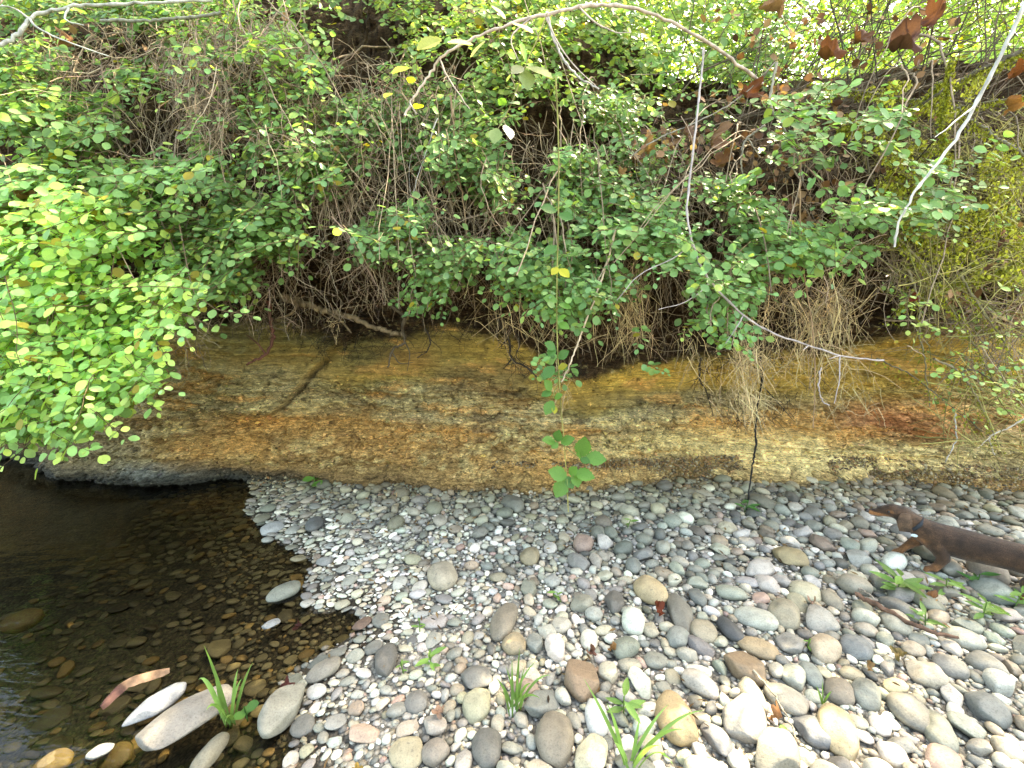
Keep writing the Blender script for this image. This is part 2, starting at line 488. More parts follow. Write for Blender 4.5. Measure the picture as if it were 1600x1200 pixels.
c = mixc(c, C_dark * .5, np.exp(-((edge + .008) / .010) ** 2) * smooth(ze - .05, ze, PZ) * smooth(zs + .10, zs, PZ) * .9)  # thin dark line along the slab edge, crack shadow painted into the colour
holes = smooth(.70, .76, fbm(BX * 13, PZ * 17, octv=3, seed=111, gain=.6)) * smooth(.1, .2, r2)
c = mixc(c, C_dark * .6, holes * .4)
c = mixc(c, C_rust * 1.1, smooth(.60, .70, fbm(BX * 2.3, zz * 11, octv=5, seed=112, gain=.6)) * smooth(.15, .3, r2) * .6)
soilc = mixc(np.broadcast_to(C_soil, c.shape), C_soil2, smooth(.45, .7, n2 * .6 + n1 * .4))
c = mixc(soilc, c, clay)
c = mixc(c, C_cream * .7, smooth(.66, .70, n4) * smooth(1.0, 1.05, rel) * smooth(1.30, 1.1, rel) * .8)
c = c * (.66 + .68 * n4)[..., None] * (1 + clay * (.85 + .35 * smooth(-1.2, 1.0, BX)))[..., None]
c_bank = c
idx = np.arange(BX.size).reshape(BX.shape)
F = np.stack([idx[:-1, :-1], idx[1:, :-1], idx[1:, 1:], idx[:-1, 1:]], -1).reshape(-1, 4)
t = NT('clay_and_soil')
col = t.tone()
geo = t.n('ShaderNodeNewGeometry'); pv = geo.outputs['Position']
mp = t.n('ShaderNodeMapping'); mp.inputs['Scale'].default_value = (.75, .9, 3.2); t.l(pv, mp.inputs['Vector'])
a1 = t.noise(mp.outputs[0], 30, 8, .78, .8); a2 = t.noise(mp.outputs[0], 95, 5, .75, .4); a3 = t.noise(mp.outputs[0], 14, 5, .6, 1.2)
vor = t.n('ShaderNodeTexVoronoi', feature='DISTANCE_TO_EDGE'); vor.inputs['Scale'].default_value = 26
wv = t.n('ShaderNodeVectorMath', operation='ADD'); t.l(mp.outputs[0], wv.inputs[0])
nn = t.n('ShaderNodeTexNoise'); nn.inputs['Scale'].default_value = 30; t.l(pv, nn.inputs['Vector'])
sc = t.n('ShaderNodeVectorMath', operation='SCALE'); t.l(nn.outputs['Color'], sc.inputs[0]); sc.inputs['Scale'].default_value = .035
t.l(sc.outputs[0], wv.inputs[1]); t.l(wv.outputs[0], vor.inputs['Vector'])
cr = t.ramp(vor.outputs['Distance'], [(0, 0.0), (.06, .8), (.2, 1.0)])
va = t.n('ShaderNodeVertexColor', layer_name='tone').outputs['Alpha']
mpl = t.n('ShaderNodeMapping'); mpl.inputs['Scale'].default_value = (1.3, 1.3, 42); mpl.inputs['Rotation'].default_value = (0, math.radians(3), 0); t.l(pv, mpl.inputs['Vector'])
lamn = t.noise(mpl.outputs[0], 1.6, 4, .6, .35)
cc = t.mul(col, t.ramp(lamn, [(.36, .62), (.46, 1.0), (.56, 1.06), (.66, 1.3)]), .75)
cc = t.mul(cc, t.ramp(a1, [(.36, .30), (.45, .85), (.5, 1.03), (.62, 1.65)]), va)
cc = t.mul(cc, t.ramp(a2, [(.36, .42), (.46, .95), (.54, 1.08), (.64, 1.6)]), va)
cc = t.mul(cc, t.ramp(a3, [(.3, .75), (.7, 1.2)]))
cc = t.mul(cc, t.ramp(cr, [(0, .35), (1, 1.0)]), t.ramp(a3, [(.42, 0.0), (.6, .85)]))
hh = t.math('ADD', t.math('MULTIPLY', a1, .8), t.math('ADD', t.math('MULTIPLY', a2, .3), t.math('MULTIPLY', cr, .25)))
t.done(t.bsdf(cc, .85, .15, t.bump(hh, 1.0, .022)))
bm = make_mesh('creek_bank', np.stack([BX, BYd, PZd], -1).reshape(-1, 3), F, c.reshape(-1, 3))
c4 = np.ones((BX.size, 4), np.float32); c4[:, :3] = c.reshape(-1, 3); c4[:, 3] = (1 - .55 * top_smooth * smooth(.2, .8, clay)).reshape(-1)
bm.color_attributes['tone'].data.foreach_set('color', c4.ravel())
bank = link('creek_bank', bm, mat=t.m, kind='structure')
from mathutils.bvhtree import BVHTree
# ------------------------------------------------------------------ stones
def ico(sub):
    b = bmesh.new(); bmesh.ops.create_icosphere(b, subdivisions=sub, radius=1.0)
    V = np.array([v.co[:] for v in b.verts]); F = np.array([[v.index for v in f.verts] for f in b.faces]); b.free()
    return V, F
ICO = {k: ico(k) for k in (1, 2, 3, 4)}

def stone_shape(sub, seed, lump=.22, facet=.0, boxy=.0):
    V, F = ICO[sub]
    r = random.Random(seed)
    o = np.array([r.uniform(0, 50) for _ in range(3)])
    n = fbm(V[:, 0] * .95 + o[0], V[:, 1] * .95 + o[1], V[:, 2] * .95 + o[2], octv=2, seed=seed) - .5
    R = 1 + lump * 2 * n
    if sub >= 3:
        R = R + .035 * (fbm(V[:, 0] * 3.5 + o[1], V[:, 1] * 3.5, V[:, 2] * 3.5, octv=3, seed=seed + 5) - .5) * 2
    P = V * R[:, None]
    if boxy:
        P = np.sign(P) * np.abs(P) ** (1 - boxy)
    if facet:
        for _ in range(7):
            d = np.array([r.gauss(0, 1) for _ in range(3)]); d /= np.linalg.norm(d)
            h = r.uniform(.55, .85); q = P @ d
            P = P - np.maximum(q - h, 0)[:, None] * d * facet
    P = P / np.abs(P).max(0)
    return P, F

def rotm(yaw, tx, ty):
    cy, sy, cx, sx, cz, sz = np.cos(ty), np.sin(ty), np.cos(tx), np.sin(tx), np.cos(yaw), np.sin(yaw)
    o = np.zeros_like(cy); l = o + 1
    Rz = np.stack([cz, -sz, o, sz, cz, o, o, o, l], -1).reshape(-1, 3, 3)
    Ry = np.stack([cy, o, sy, o, l, o, -sy, o, cy], -1).reshape(-1, 3, 3)
    Rx = np.stack([l, o, o, o, cx, -sx, o, sx, cx], -1).reshape(-1, 3, 3)
    return Rz @ Ry @ Rx

STONE_COL = np.array([[.27, .255, .205], [.23, .22, .19], [.185, .185, .165], [.31, .265, .185], [.35, .31, .235], [.12, .12, .112], [.25, .19, .13],
                      [.50, .48, .43], [.255, .255, .235], [.40, .375, .33], [.175, .155, .115], [.31, .20, .155], [.24, .24, .195], [.29, .285, .265]])
STONE_P = np.array([.14, .12, .10, .11, .07, .05, .05, .03, .10, .05, .06, .02, .06, .04]); STONE_P = STONE_P / STONE_P.sum()
def stone_colours(n, small=False):
    p = STONE_P.copy()
    if small: p[7] += .16; p[9] += .16; p[11] += .03; p = p / p.sum()
    c = STONE_COL[rng.choice(len(STONE_COL), n, p=p)]
    c = c * .72 + .28 * c.mean(1, keepdims=True) * np.array([1.05, 1.0, .93]); c = c * np.array([1.03, 1.0, .93]) * (1.25 if small else 1.10)
    return c * rng.uniform(.68, 1.25, (n, 1)) * rng.uniform(.95, 1.05, (n, 3))

CELL = .004; OX, OY = -2.6, .55; NXc, NYc = int(6.6 / CELL), int(2.7 / CELL)
occ = np.zeros((NXc, NYc), bool)
def stamp(x, y, a, b, yaw, test=None, shrink=.9):
    R = max(a, b); i0, i1 = int((x - R - OX) / CELL), int((x + R - OX) / CELL) + 2; j0, j1 = int((y - R - OY) / CELL), int((y + R - OY) / CELL) + 2
    if i0 < 0 or j0 < 0 or i1 >= NXc or j1 >= NYc: return False
    gx_ = (np.arange(i0, i1) * CELL + OX - x)[:, None]; gy_ = (np.arange(j0, j1) * CELL + OY - y)[None]
    c_, s_ = math.cos(yaw), math.sin(yaw)
    m = ((gx_ * c_ + gy_ * s_) / (a * shrink)) ** 2 + ((-gx_ * s_ + gy_ * c_) / (b * shrink)) ** 2 < 1
    sub = occ[i0:i1, j0:j1]; k = m.sum()
    if test is not None and (k == 0 or (sub & m).sum() > test * k): return False
    sub |= m
    return True

big_shapes = [stone_shape(4, 100 + i, lump=.22 + .04 * (i % 4), facet=(.3, 0, .75, .2, .8, .3, .9, .5)[i % 8], boxy=(0, .10, .05, .14)[i % 4]) for i in range(16)]
big_meshes = [make_mesh('stone', V, F) for V, F in big_shapes]
for m in big_meshes: m.materials.append(M['stone'])

# --- stones that the photograph lets one single out: u, v, width px, height px, tilt (deg, + = up to the right), colour, shape, label
LAND = [
 (690, 899, 50, 44, 15, 'b3aa9a', 1, 'pale grey tan rounded stone alone amid fine gravel, right of the water inlet'),
 (830, 868, 36, 28, -10, 'a0947c', 3, 'small flat topped tan stone on the mid gravel left of the twin grey pebbles'),
 (787, 968, 40, 66, 12, '8f877b', 5, 'grey brown upright pointed oval stone leaning on a flat tan one'),
 (803, 1004, 40, 32, 0, 'a3967f', 9, 'flat tan stone directly below the pointed grey brown oval'),
 (1018, 922, 56, 46, 0, 'c0ae8e', 0, 'largest cream tan round cobble just above the red dead leaf'),
 (1061, 955, 44, 64, 8, '7f7d76', 2, 'tall dark grey cobble right beside the red dead leaf'),
 (960, 937, 34, 40, -10, '74726e', 4, 'dark grey rounded stone left of the cream tan cobble'),
 (907, 1058, 66, 54, -32, '8d7a68', 6, 'brown tan angular cobble with a chipped upper face'),
 (932, 1117, 40, 50, 0, 'd0d2d2', 1, 'smooth chalk white egg shaped cobble beside the broad leaved weed'),
 (868, 1150, 66, 74, 0, '857f75', 8, 'large grey teardrop cobble at the bottom, left of the white egg'),
 (762, 1163, 54, 58, 0, '6f6f6d', 13, 'dark grey round cobble at the bottom left of the teardrop cobble'),
 (600, 1030, 42, 52, 0, '6c6b69', 12, 'dark slate grey cobble near the tan leaf at the left gravel edge'),
 (742, 1055, 54, 40, 14, '7f7f7d', 2, 'dull grey angular cobble left of the thin grass tuft'),
 (1055, 1122, 62, 74, 0, 'b5a07f', 9, 'large tan cobble half hidden by broad grass blades'),
 (1182, 963, 70, 34, -18, 'b5b8b0', 5, 'long pale grey speckled oval cobble above the brown ones'),
 (1229, 960, 58, 46, -22, '9a9484', 3, 'wide grey tan cobble touching the right end of the long pale oval'),
 (1141, 980, 36, 42, 0, '55575a', 0, 'nearly black slate pebble left below the long pale oval'),
 (1100, 983, 50, 34, 8, 'a49c8b', 8, 'tan grey flat cobble left of the black slate pebble'),
 (1187, 1008, 72, 30, -12, 'a8977d', 13, 'long tan cobble lying level beneath the pale oval'),
 (1163, 1040, 68, 46, -8, '917f6b', 6, 'brown irregular cobble with a dented side below the long tan one'),
 (1257, 922, 52, 32, -24, 'b9b5a0', 1, 'pale buff cobble with a sunny patch above the wide grey tan one'),
 (1232, 868, 58, 32, -6, 'a39678', 2, 'flat tan angular slab on the gravel left of the dog'),
 (1337, 1008, 52, 36, -12, '84898c', 5, 'blue grey smooth cobble in the middle right of the gravel'),
 (1231, 1088, 76, 42, -24, 'a5a198', 13, 'pale grey oval cobble dappled with white sun spots'),
 (1175, 1085, 40, 50, 6, '9b978b', 9, 'upright tan grey cobble left of the sun dappled oval'),
 (1268, 1050, 38, 36, 0, '8c9390', 8, 'grey green cobble with a white chipped lower end'),
 (1357, 1083, 54, 44, -26, '8c8f89', 3, 'grey green cobble beneath the cream flake of stone'),
 (1311, 1076, 48, 38, -24, '8f877c', 1, 'brownish grey smooth cobble with a fine diagonal scratch'),
 (1428, 1112, 80, 50, -24, '82817c', 0, 'broad dark grey flat cobble low on the right'),
 (1484, 1037, 56, 34, -10, '8e8e8b', 5, 'smooth mid grey oval cobble with three dark specks, right side'),
 (1542, 1036, 58, 34, -12, '989791', 9, 'pale grey oval cobble close to the right edge'),
 (1120, 1150, 42, 50, 10, '74767b', 2, 'blue grey angular cobble near the bottom, right of the grass blades'),
 (1272, 1137, 72, 44, -26, '7e8186', 4, 'blue grey wedge shaped cobble left of the cream cobble at the bottom'),
 (1310, 1138, 66, 74, -14, 'b8a98c', 8, 'big cream tan cobble with brown flecks near the bottom'),
 (1094, 1042, 46, 18, -10, 'd4d3c9', 13, 'thin white flat stone left of the brown dented cobble'),
 (1400, 1066, 54, 18, 10, 'cfc4a3', 1, 'long cream flake of stone lying across grey cobbles'),
 (801, 786, 36, 38, 10, '8b8b83', 4, 'grey wedge of stone standing at the foot of the clay bank'),
 (629, 769, 27, 18, 8, '8d8573', 8, 'lone brown grey pebble near the bank foot in the far gravel'),
 (955, 830, 26, 22, 0, '868a80', 3, 'left one of the twin grey pebbles in the middle gravel'),
 (934, 830, 26, 22, 0, '8b8d84', 1, 'slightly paler twin pebble beside the other grey one'),
 (492, 818, 30, 30, 0, '6c6f72', 0, 'round blue grey pebble by the far end of the water'),
 (1470, 1140, 60, 60, -20, '8a8d85', 3, 'grey green cobble at the bottom right, right of the broad flat one'),
 (1540, 1105, 70, 46, -28, '7a7f80', 12, 'slate grey cobble at the lower right edge of the gravel'),
 (1188, 783, 34, 34, 12, '8c897c', 2, 'grey tan stone propped upright at the bank foot below the black root'),
 (1400, 970, 50, 34, -24, 'b8b2a4', 9, 'pale sunlit cobble above the blue grey smooth one'),
 (1300, 935, 34, 30, 0, '9a9486', 8, 'small tan grey cobble above the fallen rotten twig'),
 (1452, 940, 52, 30, -22, '8a8c80', 0, 'grey green flat cobble under the narrow leaved weeds'),
]
WATERST = [
 (425, 825, 40, 20, 22, 'a9acaf', 1, 'pale blue grey pointed stone at the water edge, far left of gravel', .012),
 (419, 843, 22, 11, 10, '9fa19d', 0, 'small flat oval pebble in the shallows below the pointed stone', .004),
 (443, 923, 56, 24, 30, '83877f', 5, 'long grey green oval stone lying half out of the brown water', .012),
 (422, 975, 32, 14, 45, '9a9ea2', 2, 'narrow wet grey stone standing out of the shallow water', .006),
 (283, 1122, 166, 56, 44, '8b8885', 2, 'largest grey slab stone in the water below the grass tuft', .045),
 (244, 1098, 100, 34, 44, '959aa3', 4, 'pale blue grey slab partly tucked behind the largest slab', .028),
 (440, 1103, 58, 74, 20, '8f9089', 6, 'two toned grey stone on the edge of water and gravel', .035),
 (328, 1178, 40, 66, 8, '7d7b70', 3, 'mottled wet stone at the bottom beside the largest slab', .012),
 (158, 1172, 44, 18, 28, '8d9092', 0, 'small wet stone breaking the water left of the slabs', .004),
 (36, 968, 64, 30, 6, '6a5c3c', 8, 'tan oval stone lying under the water near the left side', -.05),
 (505, 1045, 58, 26, 22, '8a8780', 5, 'grey oblong stone on the shore above the two toned one', .03),
 (82, 1192, 60, 30, 25, '6b5f45', 9, 'tan sunken stone in the lower left corner shallows', -.015),
 (185, 1180, 60, 40, 30, '55492f', 3, 'brown sunken stone left of the largest grey slab', -.04),
]
def put_land(rec, zoff=None, under=False):
    u, v, w, h, tilt, hx, sh, lab = rec[:8]
    z0 = .06
    for _ in range(3):
        p = on_ground(u, v, z0)
        z0 = float(ground_z(p[0], p[1])) + (.02 if zoff is None else 0) if zoff is None else max(zoff, -.05)
    p = on_ground(u, v, z0)
    _, _, d = to_px(p)
    a = w / 2 / FPX * d * .97
    ang = math.atan2(H - p[2], math.hypot(p[0], p[1]))
    stretch = math.sqrt(1 + ((u - 800) / FPX) ** 2) ** .5
    a /= stretch
    hh_ = h / 2 / FPX * d
    # apparent half height = sqrt((b sin)^2 + (c cos)^2), with c = .55 b
    b = hh_ / math.sqrt(math.sin(ang) ** 2 + (.55 * math.cos(ang)) ** 2)
    b = min(b, a * 2.1)
    c_ = min(.55 * b, .62 * a + .004)
    yaw = math.radians(tilt) * (1.5 if abs(tilt) < 30 else 1.25)
    if h > w * 1.2: yaw = math.radians(-tilt)
    gz = float(ground_z(p[0], p[1])) if zoff is None else zoff - c_ * .55
    o = link('river_stone' if zoff is None else 'stream_stone', big_meshes[sh % len(big_meshes)], label=lab, cat='stone')
    o.location = (p[0], p[1], gz + c_ * .45); o.scale = (a, b, c_)
    o.rotation_euler = (rng.normal(0, .06), rng.normal(0, .06), yaw)
    k = 1.0 if zoff is None or zoff > 0 else .7
    o.color = tuple(hexc(hx) * .66 * k * np.array([1.06, 1.0, .90])) + (1,)
    stamp(p[0], p[1], a, b, yaw)
    return o
for r_ in LAND: put_land(r_)
for r_ in WATERST: put_land(r_, r_[8])

def visible(x, y, m=60):
    u, v, d = to_px(np.stack([x, y, 0 * x + .05], -1))
    return (u > -m) & (u < 1600 + m) & (v < 1200 + m * 1.5) & (d > .1)

def region_big(x, y):
    """how coarse the shingle is here: 0 fine, 1 coarse (from the photograph)"""
    u, v, d = to_px(np.stack([x, y, 0 * x + .05], -1))
    r = smooth(760, 1080, u + (v - 900) * .25)
    r = np.maximum(r, .50 * smooth(1040, 1130, v))
    r = np.maximum(r, .42 * smooth(850, 800, v))
    return r

LEVELS = [  # rmin, rmax, tries, chance in fine regions, overlap
    (.052, .070, 700, .00, .05), (.040, .052, 1500, .03, .06), (.030, .040, 3200, .09, .08), (.022, .030, 7000, .25, .10),
    (.015, .022, 15000, .6, .12), (.010, .015, 26000, 1.0, .14), (.0065, .010, 42000, 1.0, .18)]
acc = []
for li, (r0, r1, tries, pf, ov) in enumerate(LEVELS):
    x = rng.uniform(-2.3, 3.9, tries); y = rng.uniform(.75, 3.1, tries)
    sd = water_sd(x, y)
    vis = visible(x, y) & (y < foot_y(x) + .0)
    rb = region_big(x, y)
    ch = pf + (1 - pf) * rb * (.62 if li < 4 else 1.0)
    if li == 0: ch = ch * smooth(1.6, 2.3, x * 1.0 + (2.6 - y)) * (y < 2.2)
    if li == 1: ch = ch * np.where(y > 2.25, .35, 1)
    ok = vis & (rng.random(tries) < ch) & np.where(sd > 0, True, rng.random(tries) < (.55 if li > 1 else .5)) & (sd > -1.9)
    if li >= 5: ok &= (sd > -.25)
    if li <= 1: ok &= (sd > .25) | (sd < -.06)
    ok &= (y < foot_y(x) - r1 * 1.2) | (rng.random(tries) < .10)
    for k in np.nonzero(ok)[0]:
        r = rng.uniform(r0, r1); asp = rng.uniform(1.0, 1.65)
        a, b = r * math.sqrt(asp), r / math.sqrt(asp)
        # flat stones lie roughly along the current
        yaw = rng.normal(.45, .55) if sd[k] < .5 else rng.uniform(0, math.pi)
        if stamp(x[k], y[k], a, b, yaw, test=ov):
            acc.append((x[k], y[k], a, b, yaw, sd[k], li))
acc = np.array(acc)
# some loose second layer small stones lying in the joints
n2_ = 9000
x = rng.uniform(-1.6, 3.7, n2_); y = rng.uniform(.8, 2.6, n2_)
ok = visible(x, y) & (water_sd(x, y) > -.02) & (y < foot_y(x) - .01)
x, y = x[ok], y[ok]; r = rng.uniform(.004, .009, len(x))
ext = np.stack([x, y, r * 1.25, r * .85, rng.uniform(0, 3.1, len(x)), water_sd(x, y), np.full(len(x), 8)], -1)
S_all = np.concatenate([acc, ext])
x, y, a, b, yaw, sd, lv = S_all.T
n = len(x)
flat = rng.uniform(.42, .75, n)
flat = np.where(sd < .35, flat * .62, flat)
cz = np.sqrt(a * b) * flat
gz = ground_z(x, y) + cz * np.where(lv < 3, .42, .35) + rng.uniform(-.15, .55, n) * np.minimum(cz, .012)
tx, ty = rng.normal(0, .16, n), rng.normal(0, .16, n)
Rm = rotm(yaw, tx, ty)
colr = stone_colours(n)
sm = lv >= 4
colr[sm] = stone_colours(int(sm.sum()), True)
# the far gravel is darker and more olive towards the bank; silt coats what lies in the stream
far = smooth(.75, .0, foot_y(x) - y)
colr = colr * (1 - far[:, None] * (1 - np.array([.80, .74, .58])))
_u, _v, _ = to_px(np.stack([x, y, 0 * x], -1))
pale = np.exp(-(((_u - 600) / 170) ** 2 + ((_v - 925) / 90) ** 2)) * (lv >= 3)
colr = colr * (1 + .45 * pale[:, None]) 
near_edge = smooth(.09, .0, sd)
colr = colr * (1 - .5 * near_edge[:, None])
under = sd < -.0
depth_t = smooth(0, .7, -sd)[:, None]  # deeper stones painted darker in place of light absorbed by the water
silt = np.array([.125, .105, .062]) * rng.uniform(.5, 1.7, (n, 1)) * np.where(rng.random((n, 1)) < .18, np.array([1.35, 1.05, .7]), 1.0)
colr = np.where(under[:, None], silt * (1 - .62 * depth_t) + colr * .10 * (1 - depth_t), colr)
# the largest stones one by one, as pieces of the gravel
_, vv, dd = to_px(np.stack([x, y, gz], -1))
apparent = np.sqrt(a * b) / dd
uu, vv, dd = to_px(np.stack([x, y, gz], -1))
inframe = (uu > -10) & (uu < 1610) & (vv < 1215)
order = np.argsort(-np.where(inframe, apparent, 0))
pick = np.zeros(n, bool); pick[order[:285]] = True
for k in np.nonzero(pick)[0]:
    o = bpy.data.objects.new('stone', big_meshes[int(rng.integers(16))]); COL.objects.link(o); o.parent = ground
    o.location = (x[k], y[k], gz[k]); o.scale = (a[k], b[k], cz[k]); o.rotation_euler = Matrix(Rm[k].tolist()).to_euler()
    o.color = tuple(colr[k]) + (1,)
rest = ~pick
parts = []
for sub, sel in ((3, rest & (lv <= 2)), (2, rest & (lv > 2) & (lv <= 4)), (1, rest & (lv > 4))):
    shp = [stone_shape(sub, 300 + i + sub * 40, lump=.2, facet=(0, .6, 0, .8)[i % 4], boxy=(0, .12)[i % 2]) for i in range(8)]
    w = rng.integers(0, 8, n)
    for i in range(8):
        q = np.nonzero(sel & (w == i))[0]
        if not len(q): continue
        P, Fs = shp[i]
        L = P[None] * np.stack([a[q], b[q], cz[q]], -1)[:, None, :]
        V = np.einsum('nij,nkj->nki', Rm[q], L) + np.stack([x[q], y[q], gz[q]], -1)[:, None, :]
        Fq = Fs[None] + (np.arange(len(q)) * len(P))[:, None, None]
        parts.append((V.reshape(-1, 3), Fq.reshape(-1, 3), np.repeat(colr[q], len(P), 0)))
V, F, C = join(parts)
link('gravel', make_mesh('gravel', V, F, C), parent=ground, mat=M['stone'], kind='stuff')

# crumbs of clay fallen along the foot of the bank
nc = 9000
x = rng.uniform(-1.9, 3.9, nc); t_ = np.abs(rng.normal(0, 1, nc)); y = foot_y(x) - .03 - t_ * .09 + .06
r = rng.uniform(.003, .010, nc) * (1 + .8 * (rng.random(nc) < .06))
ok = water_sd(x, y) > .0; x, y, r = x[ok], y[ok], r[ok]; nc = len(x)
z = ground_z(x, y) + .01 + np.maximum(0, y - foot_y(x) + .10) * .9
P, Fs = stone_shape(1, 900, .2, .8)
Rm = rotm(rng.uniform(0, 6, nc), rng.normal(0, .5, nc), rng.normal(0, .5, nc))
V = np.einsum('nij,nkj->nki', Rm, P[None] * np.stack([r, r * .8, r * .6], -1)[:, None]) + np.stack([x, y, z], -1)[:, None]
pal = np.array([[.12, .075, .035], [.22, .15, .07], [.30, .24, .14], [.26, .13, .05], [.08, .055, .03]])
C = pal[rng.integers(0, 5, nc)] * rng.uniform(.7, 1.2, (nc, 1))
link('clay_crumbs', make_mesh('clay_crumbs', V.reshape(-1, 3), (Fs[None] + (np.arange(nc) * len(P))[:, None, None]).reshape(-1, 3), np.repeat(C, len(P), 0)),
     parent=bank, mat=M['stone'], kind='stuff')
print('stones', n, 'picked', pick.sum())

# chips and nodules that stand out of the clay face
js = np.nonzero((s > .03) & (s < .50))[0]
nc = 26000
ii = rng.integers(np.searchsorted(bx, -4.2), np.searchsorted(bx, 4.0), nc); jj = rng.choice(js, nc)
dens = fbm(BX[ii, jj] * 4, zz[ii, jj] * 9, seed=95)
keep_ = (rng.random(nc) < smooth(.38, .62, dens) + .08) & (rel[ii, jj] < 1.15) & (rng.random(nc) < np.where((rel[ii, jj] > .72) & (rel[ii, jj] < .98), .18, 1.0))
ii, jj = ii[keep_], jj[keep_]; nc = len(ii)
OV = np.array([[1, 0, 0], [-1, 0, 0], [0, 1, 0], [0, -1, 0], [0, 0, 1], [0, 0, -1.]]); OV = OV + np.random.default_rng(4).normal(0, .22, OV.shape)
OF = np.array([[0, 2, 4], [2, 1, 4], [1, 3, 4], [3, 0, 4], [2, 0, 5], [1, 2, 5], [3, 1, 5], [0, 3, 5]])
r = rng.uniform(.003, .009, nc) * np.where(rng.random(nc) < .06, 2.2, 1)
pc = np.stack([BX[ii, jj], BYd[ii, jj], PZd[ii, jj]], -1) + rng.normal(0, .004, (nc, 3))
Rm = rotm(rng.uniform(0, 6, nc), rng.normal(0, .4, nc), rng.normal(0, .4, nc))
V = np.einsum('nij,nkj->nki', Rm, OV[None] * np.stack([r * 1.5, r, r * .8], -1)[:, None]) + pc[:, None]
C = c_bank[ii, jj] * rng.choice([.45, .8, 1.2, 1.7], nc)[:, None] * rng.uniform(.9, 1.1, (nc, 3))
link('clay_chips', make_mesh('clay_chips', V.reshape(-1, 3), (OF[None] + (np.arange(nc) * 6)[:, None, None]).reshape(-1, 3), np.repeat(C, 6, 0), flat=True), parent=bank, mat=bank.data.materials[0], kind='stuff')
# ------------------------------------------------------------------ vegetation
def leaf_template(kind):
    """unit leaf: length 1 along +x, normal +z; returns V, F(tri)"""
    if kind == 'oval':      # rounded snowberry leaf
        st = [(0, 0), (.14, .20), (.38, .37), (.66, .37), (.88, .21), (1.0, 0)]
    elif kind == 'lance':   # narrow leaf
        st = [(0, 0), (.2, .10), (.45, .15), (.7, .11), (.88, .05), (1.0, 0)]
    elif kind == 'tooth':   # bramble leaflet, toothed
        st = [(0, 0), (.12, .22), (.17, .19), (.28, .35), (.33, .31), (.46, .41), (.52, .35), (.63, .37), (.69, .29), (.80, .25), (.85, .16), (.93, .10), (1.0, 0)]
    else:                   # 'simple' five point far leaf
        st = [(0, 0), (.35, .30), (.75, .24), (1.0, 0)]
    n = len(st)
    mid = [(x, 0, -.03 - .10 * (x * (1 - x)) * 2) for x, _ in st]
    L = [(x, y, .10 * y + .0 - .12 * x * x) for x, y in st[1:-1]]
    R = [(x, -y, .10 * y - .12 * x * x) for x, y in st[1:-1]]
    mid = [(x, 0, -.12 * x * x - (.05 if 0 < i < n - 1 else 0)) for i, (x, _) in enumerate(st)]
    V = np.array(mid + L + R); F = []
    for s, off in ((1, n), (-1, n + n - 2)):
        for i in range(n - 1):
            a, b = i, i + 1
            p = off + i - 1 if i > 0 else None; q = off + i if i < n - 2 else None
            tri = []
            if p is None: tri = [(a, b, q)]
            elif q is None: tri = [(a, b, p)]
            else: tri = [(a, b, q), (a, q, p)]
            for t_ in tri: F.append(t_ if s > 0 else t_[::-1])
    return V, np.array(F)
LT = {k: leaf_template(k) for k in ('oval', 'lance', 'tooth', 'simple')}
LM = {}
for k, (V, F) in LT.items():
    LM[k] = make_mesh('leaf', V, F)
    LM[k].materials.append(M['leaf'])
LM['dry'] = make_mesh('dry_leaf', *LT['oval']); LM['dry'].materials.append(M['leaf_dry'])

def frames(d, nrmv):
    d = nrm(d); s = nrm(np.cross(nrmv, d)); n = np.cross(d, s)
    return np.stack([d, s, n], -1)          # columns

def leaf_geo(kind, P, R, S, C):
    V0, F0 = LT[kind]
    V = np.einsum('nij,kj->nki', R, V0) * S[:, None, None] + P[:, None, :]
    F = F0[None] + (np.arange(len(P)) * len(V0))[:, None, None]
    return V.reshape(-1, 3), F.reshape(-1, 3), np.repeat(C, len(V0), 0)

GREEN = [(.085, .195, .040), (.060, .155, .040), (.13, .24, .035), (.11, .22, .05), (.05, .13, .045)]
def greens(n, yellow=.2, blue=.3, bright=1.0):
    a = np.array([.135, .255, .060]); y = np.array([.27, .34, .050]); b = np.array([.125, .265, .095])
    k = rng.random((n, 1)); t_ = rng.random((n, 1))
    c = np.where(k < yellow, a + (y - a) * (.4 + .6 * t_), np.where(k < yellow + blue, a + (b - a) * t_, a))
    c = c * rng.uniform(.68, 1.35, (n, 1)) * bright * 1.22
    c = c * .86 + .14 * c.mean(1, keepdims=True) * 1.25
    od = rng.random(n) < .012 * (1 + yellow * 3)
    c[od] = np.array([.45, .36, .05]) * rng.uniform(.6, 1, (od.sum(), 1))
    return c

def inpoly(u, v, pg):
    pg = np.asarray(pg, float); ins = np.zeros(np.shape(u), bool)
    for i in range(len(pg)):
        (ax, ay), (bx_, by_) = pg[i], pg[(i + 1) % len(pg)]
        cr = (ay > v) != (by_ > v)
        with np.errstate(divide='ignore', invalid='ignore'):
            ins ^= cr & (u < ax + (v - ay) / ((by_ - ay) or 1e-9) * (bx_ - ax))
    return ins

def twig_paths(P0, D0, L, K=6, grav=.35, wob=.25):
    n = len(P0); P = [P0]; D = nrm(D0); step = (np.asarray(L) / (K - 1))[:, None]
    for k in range(K - 1):
        D = nrm(D + np.array([0, 0, -grav / (K - 1)]) + rng.normal(0, wob / math.sqrt(K), (n, 3)))
        P.append(P[-1] + D * step)
    return np.stack(P, 1)

TWIG_LIVE = np.array([.15, .10, .055]); TWIG_DEAD = np.array([.34, .25, .17])

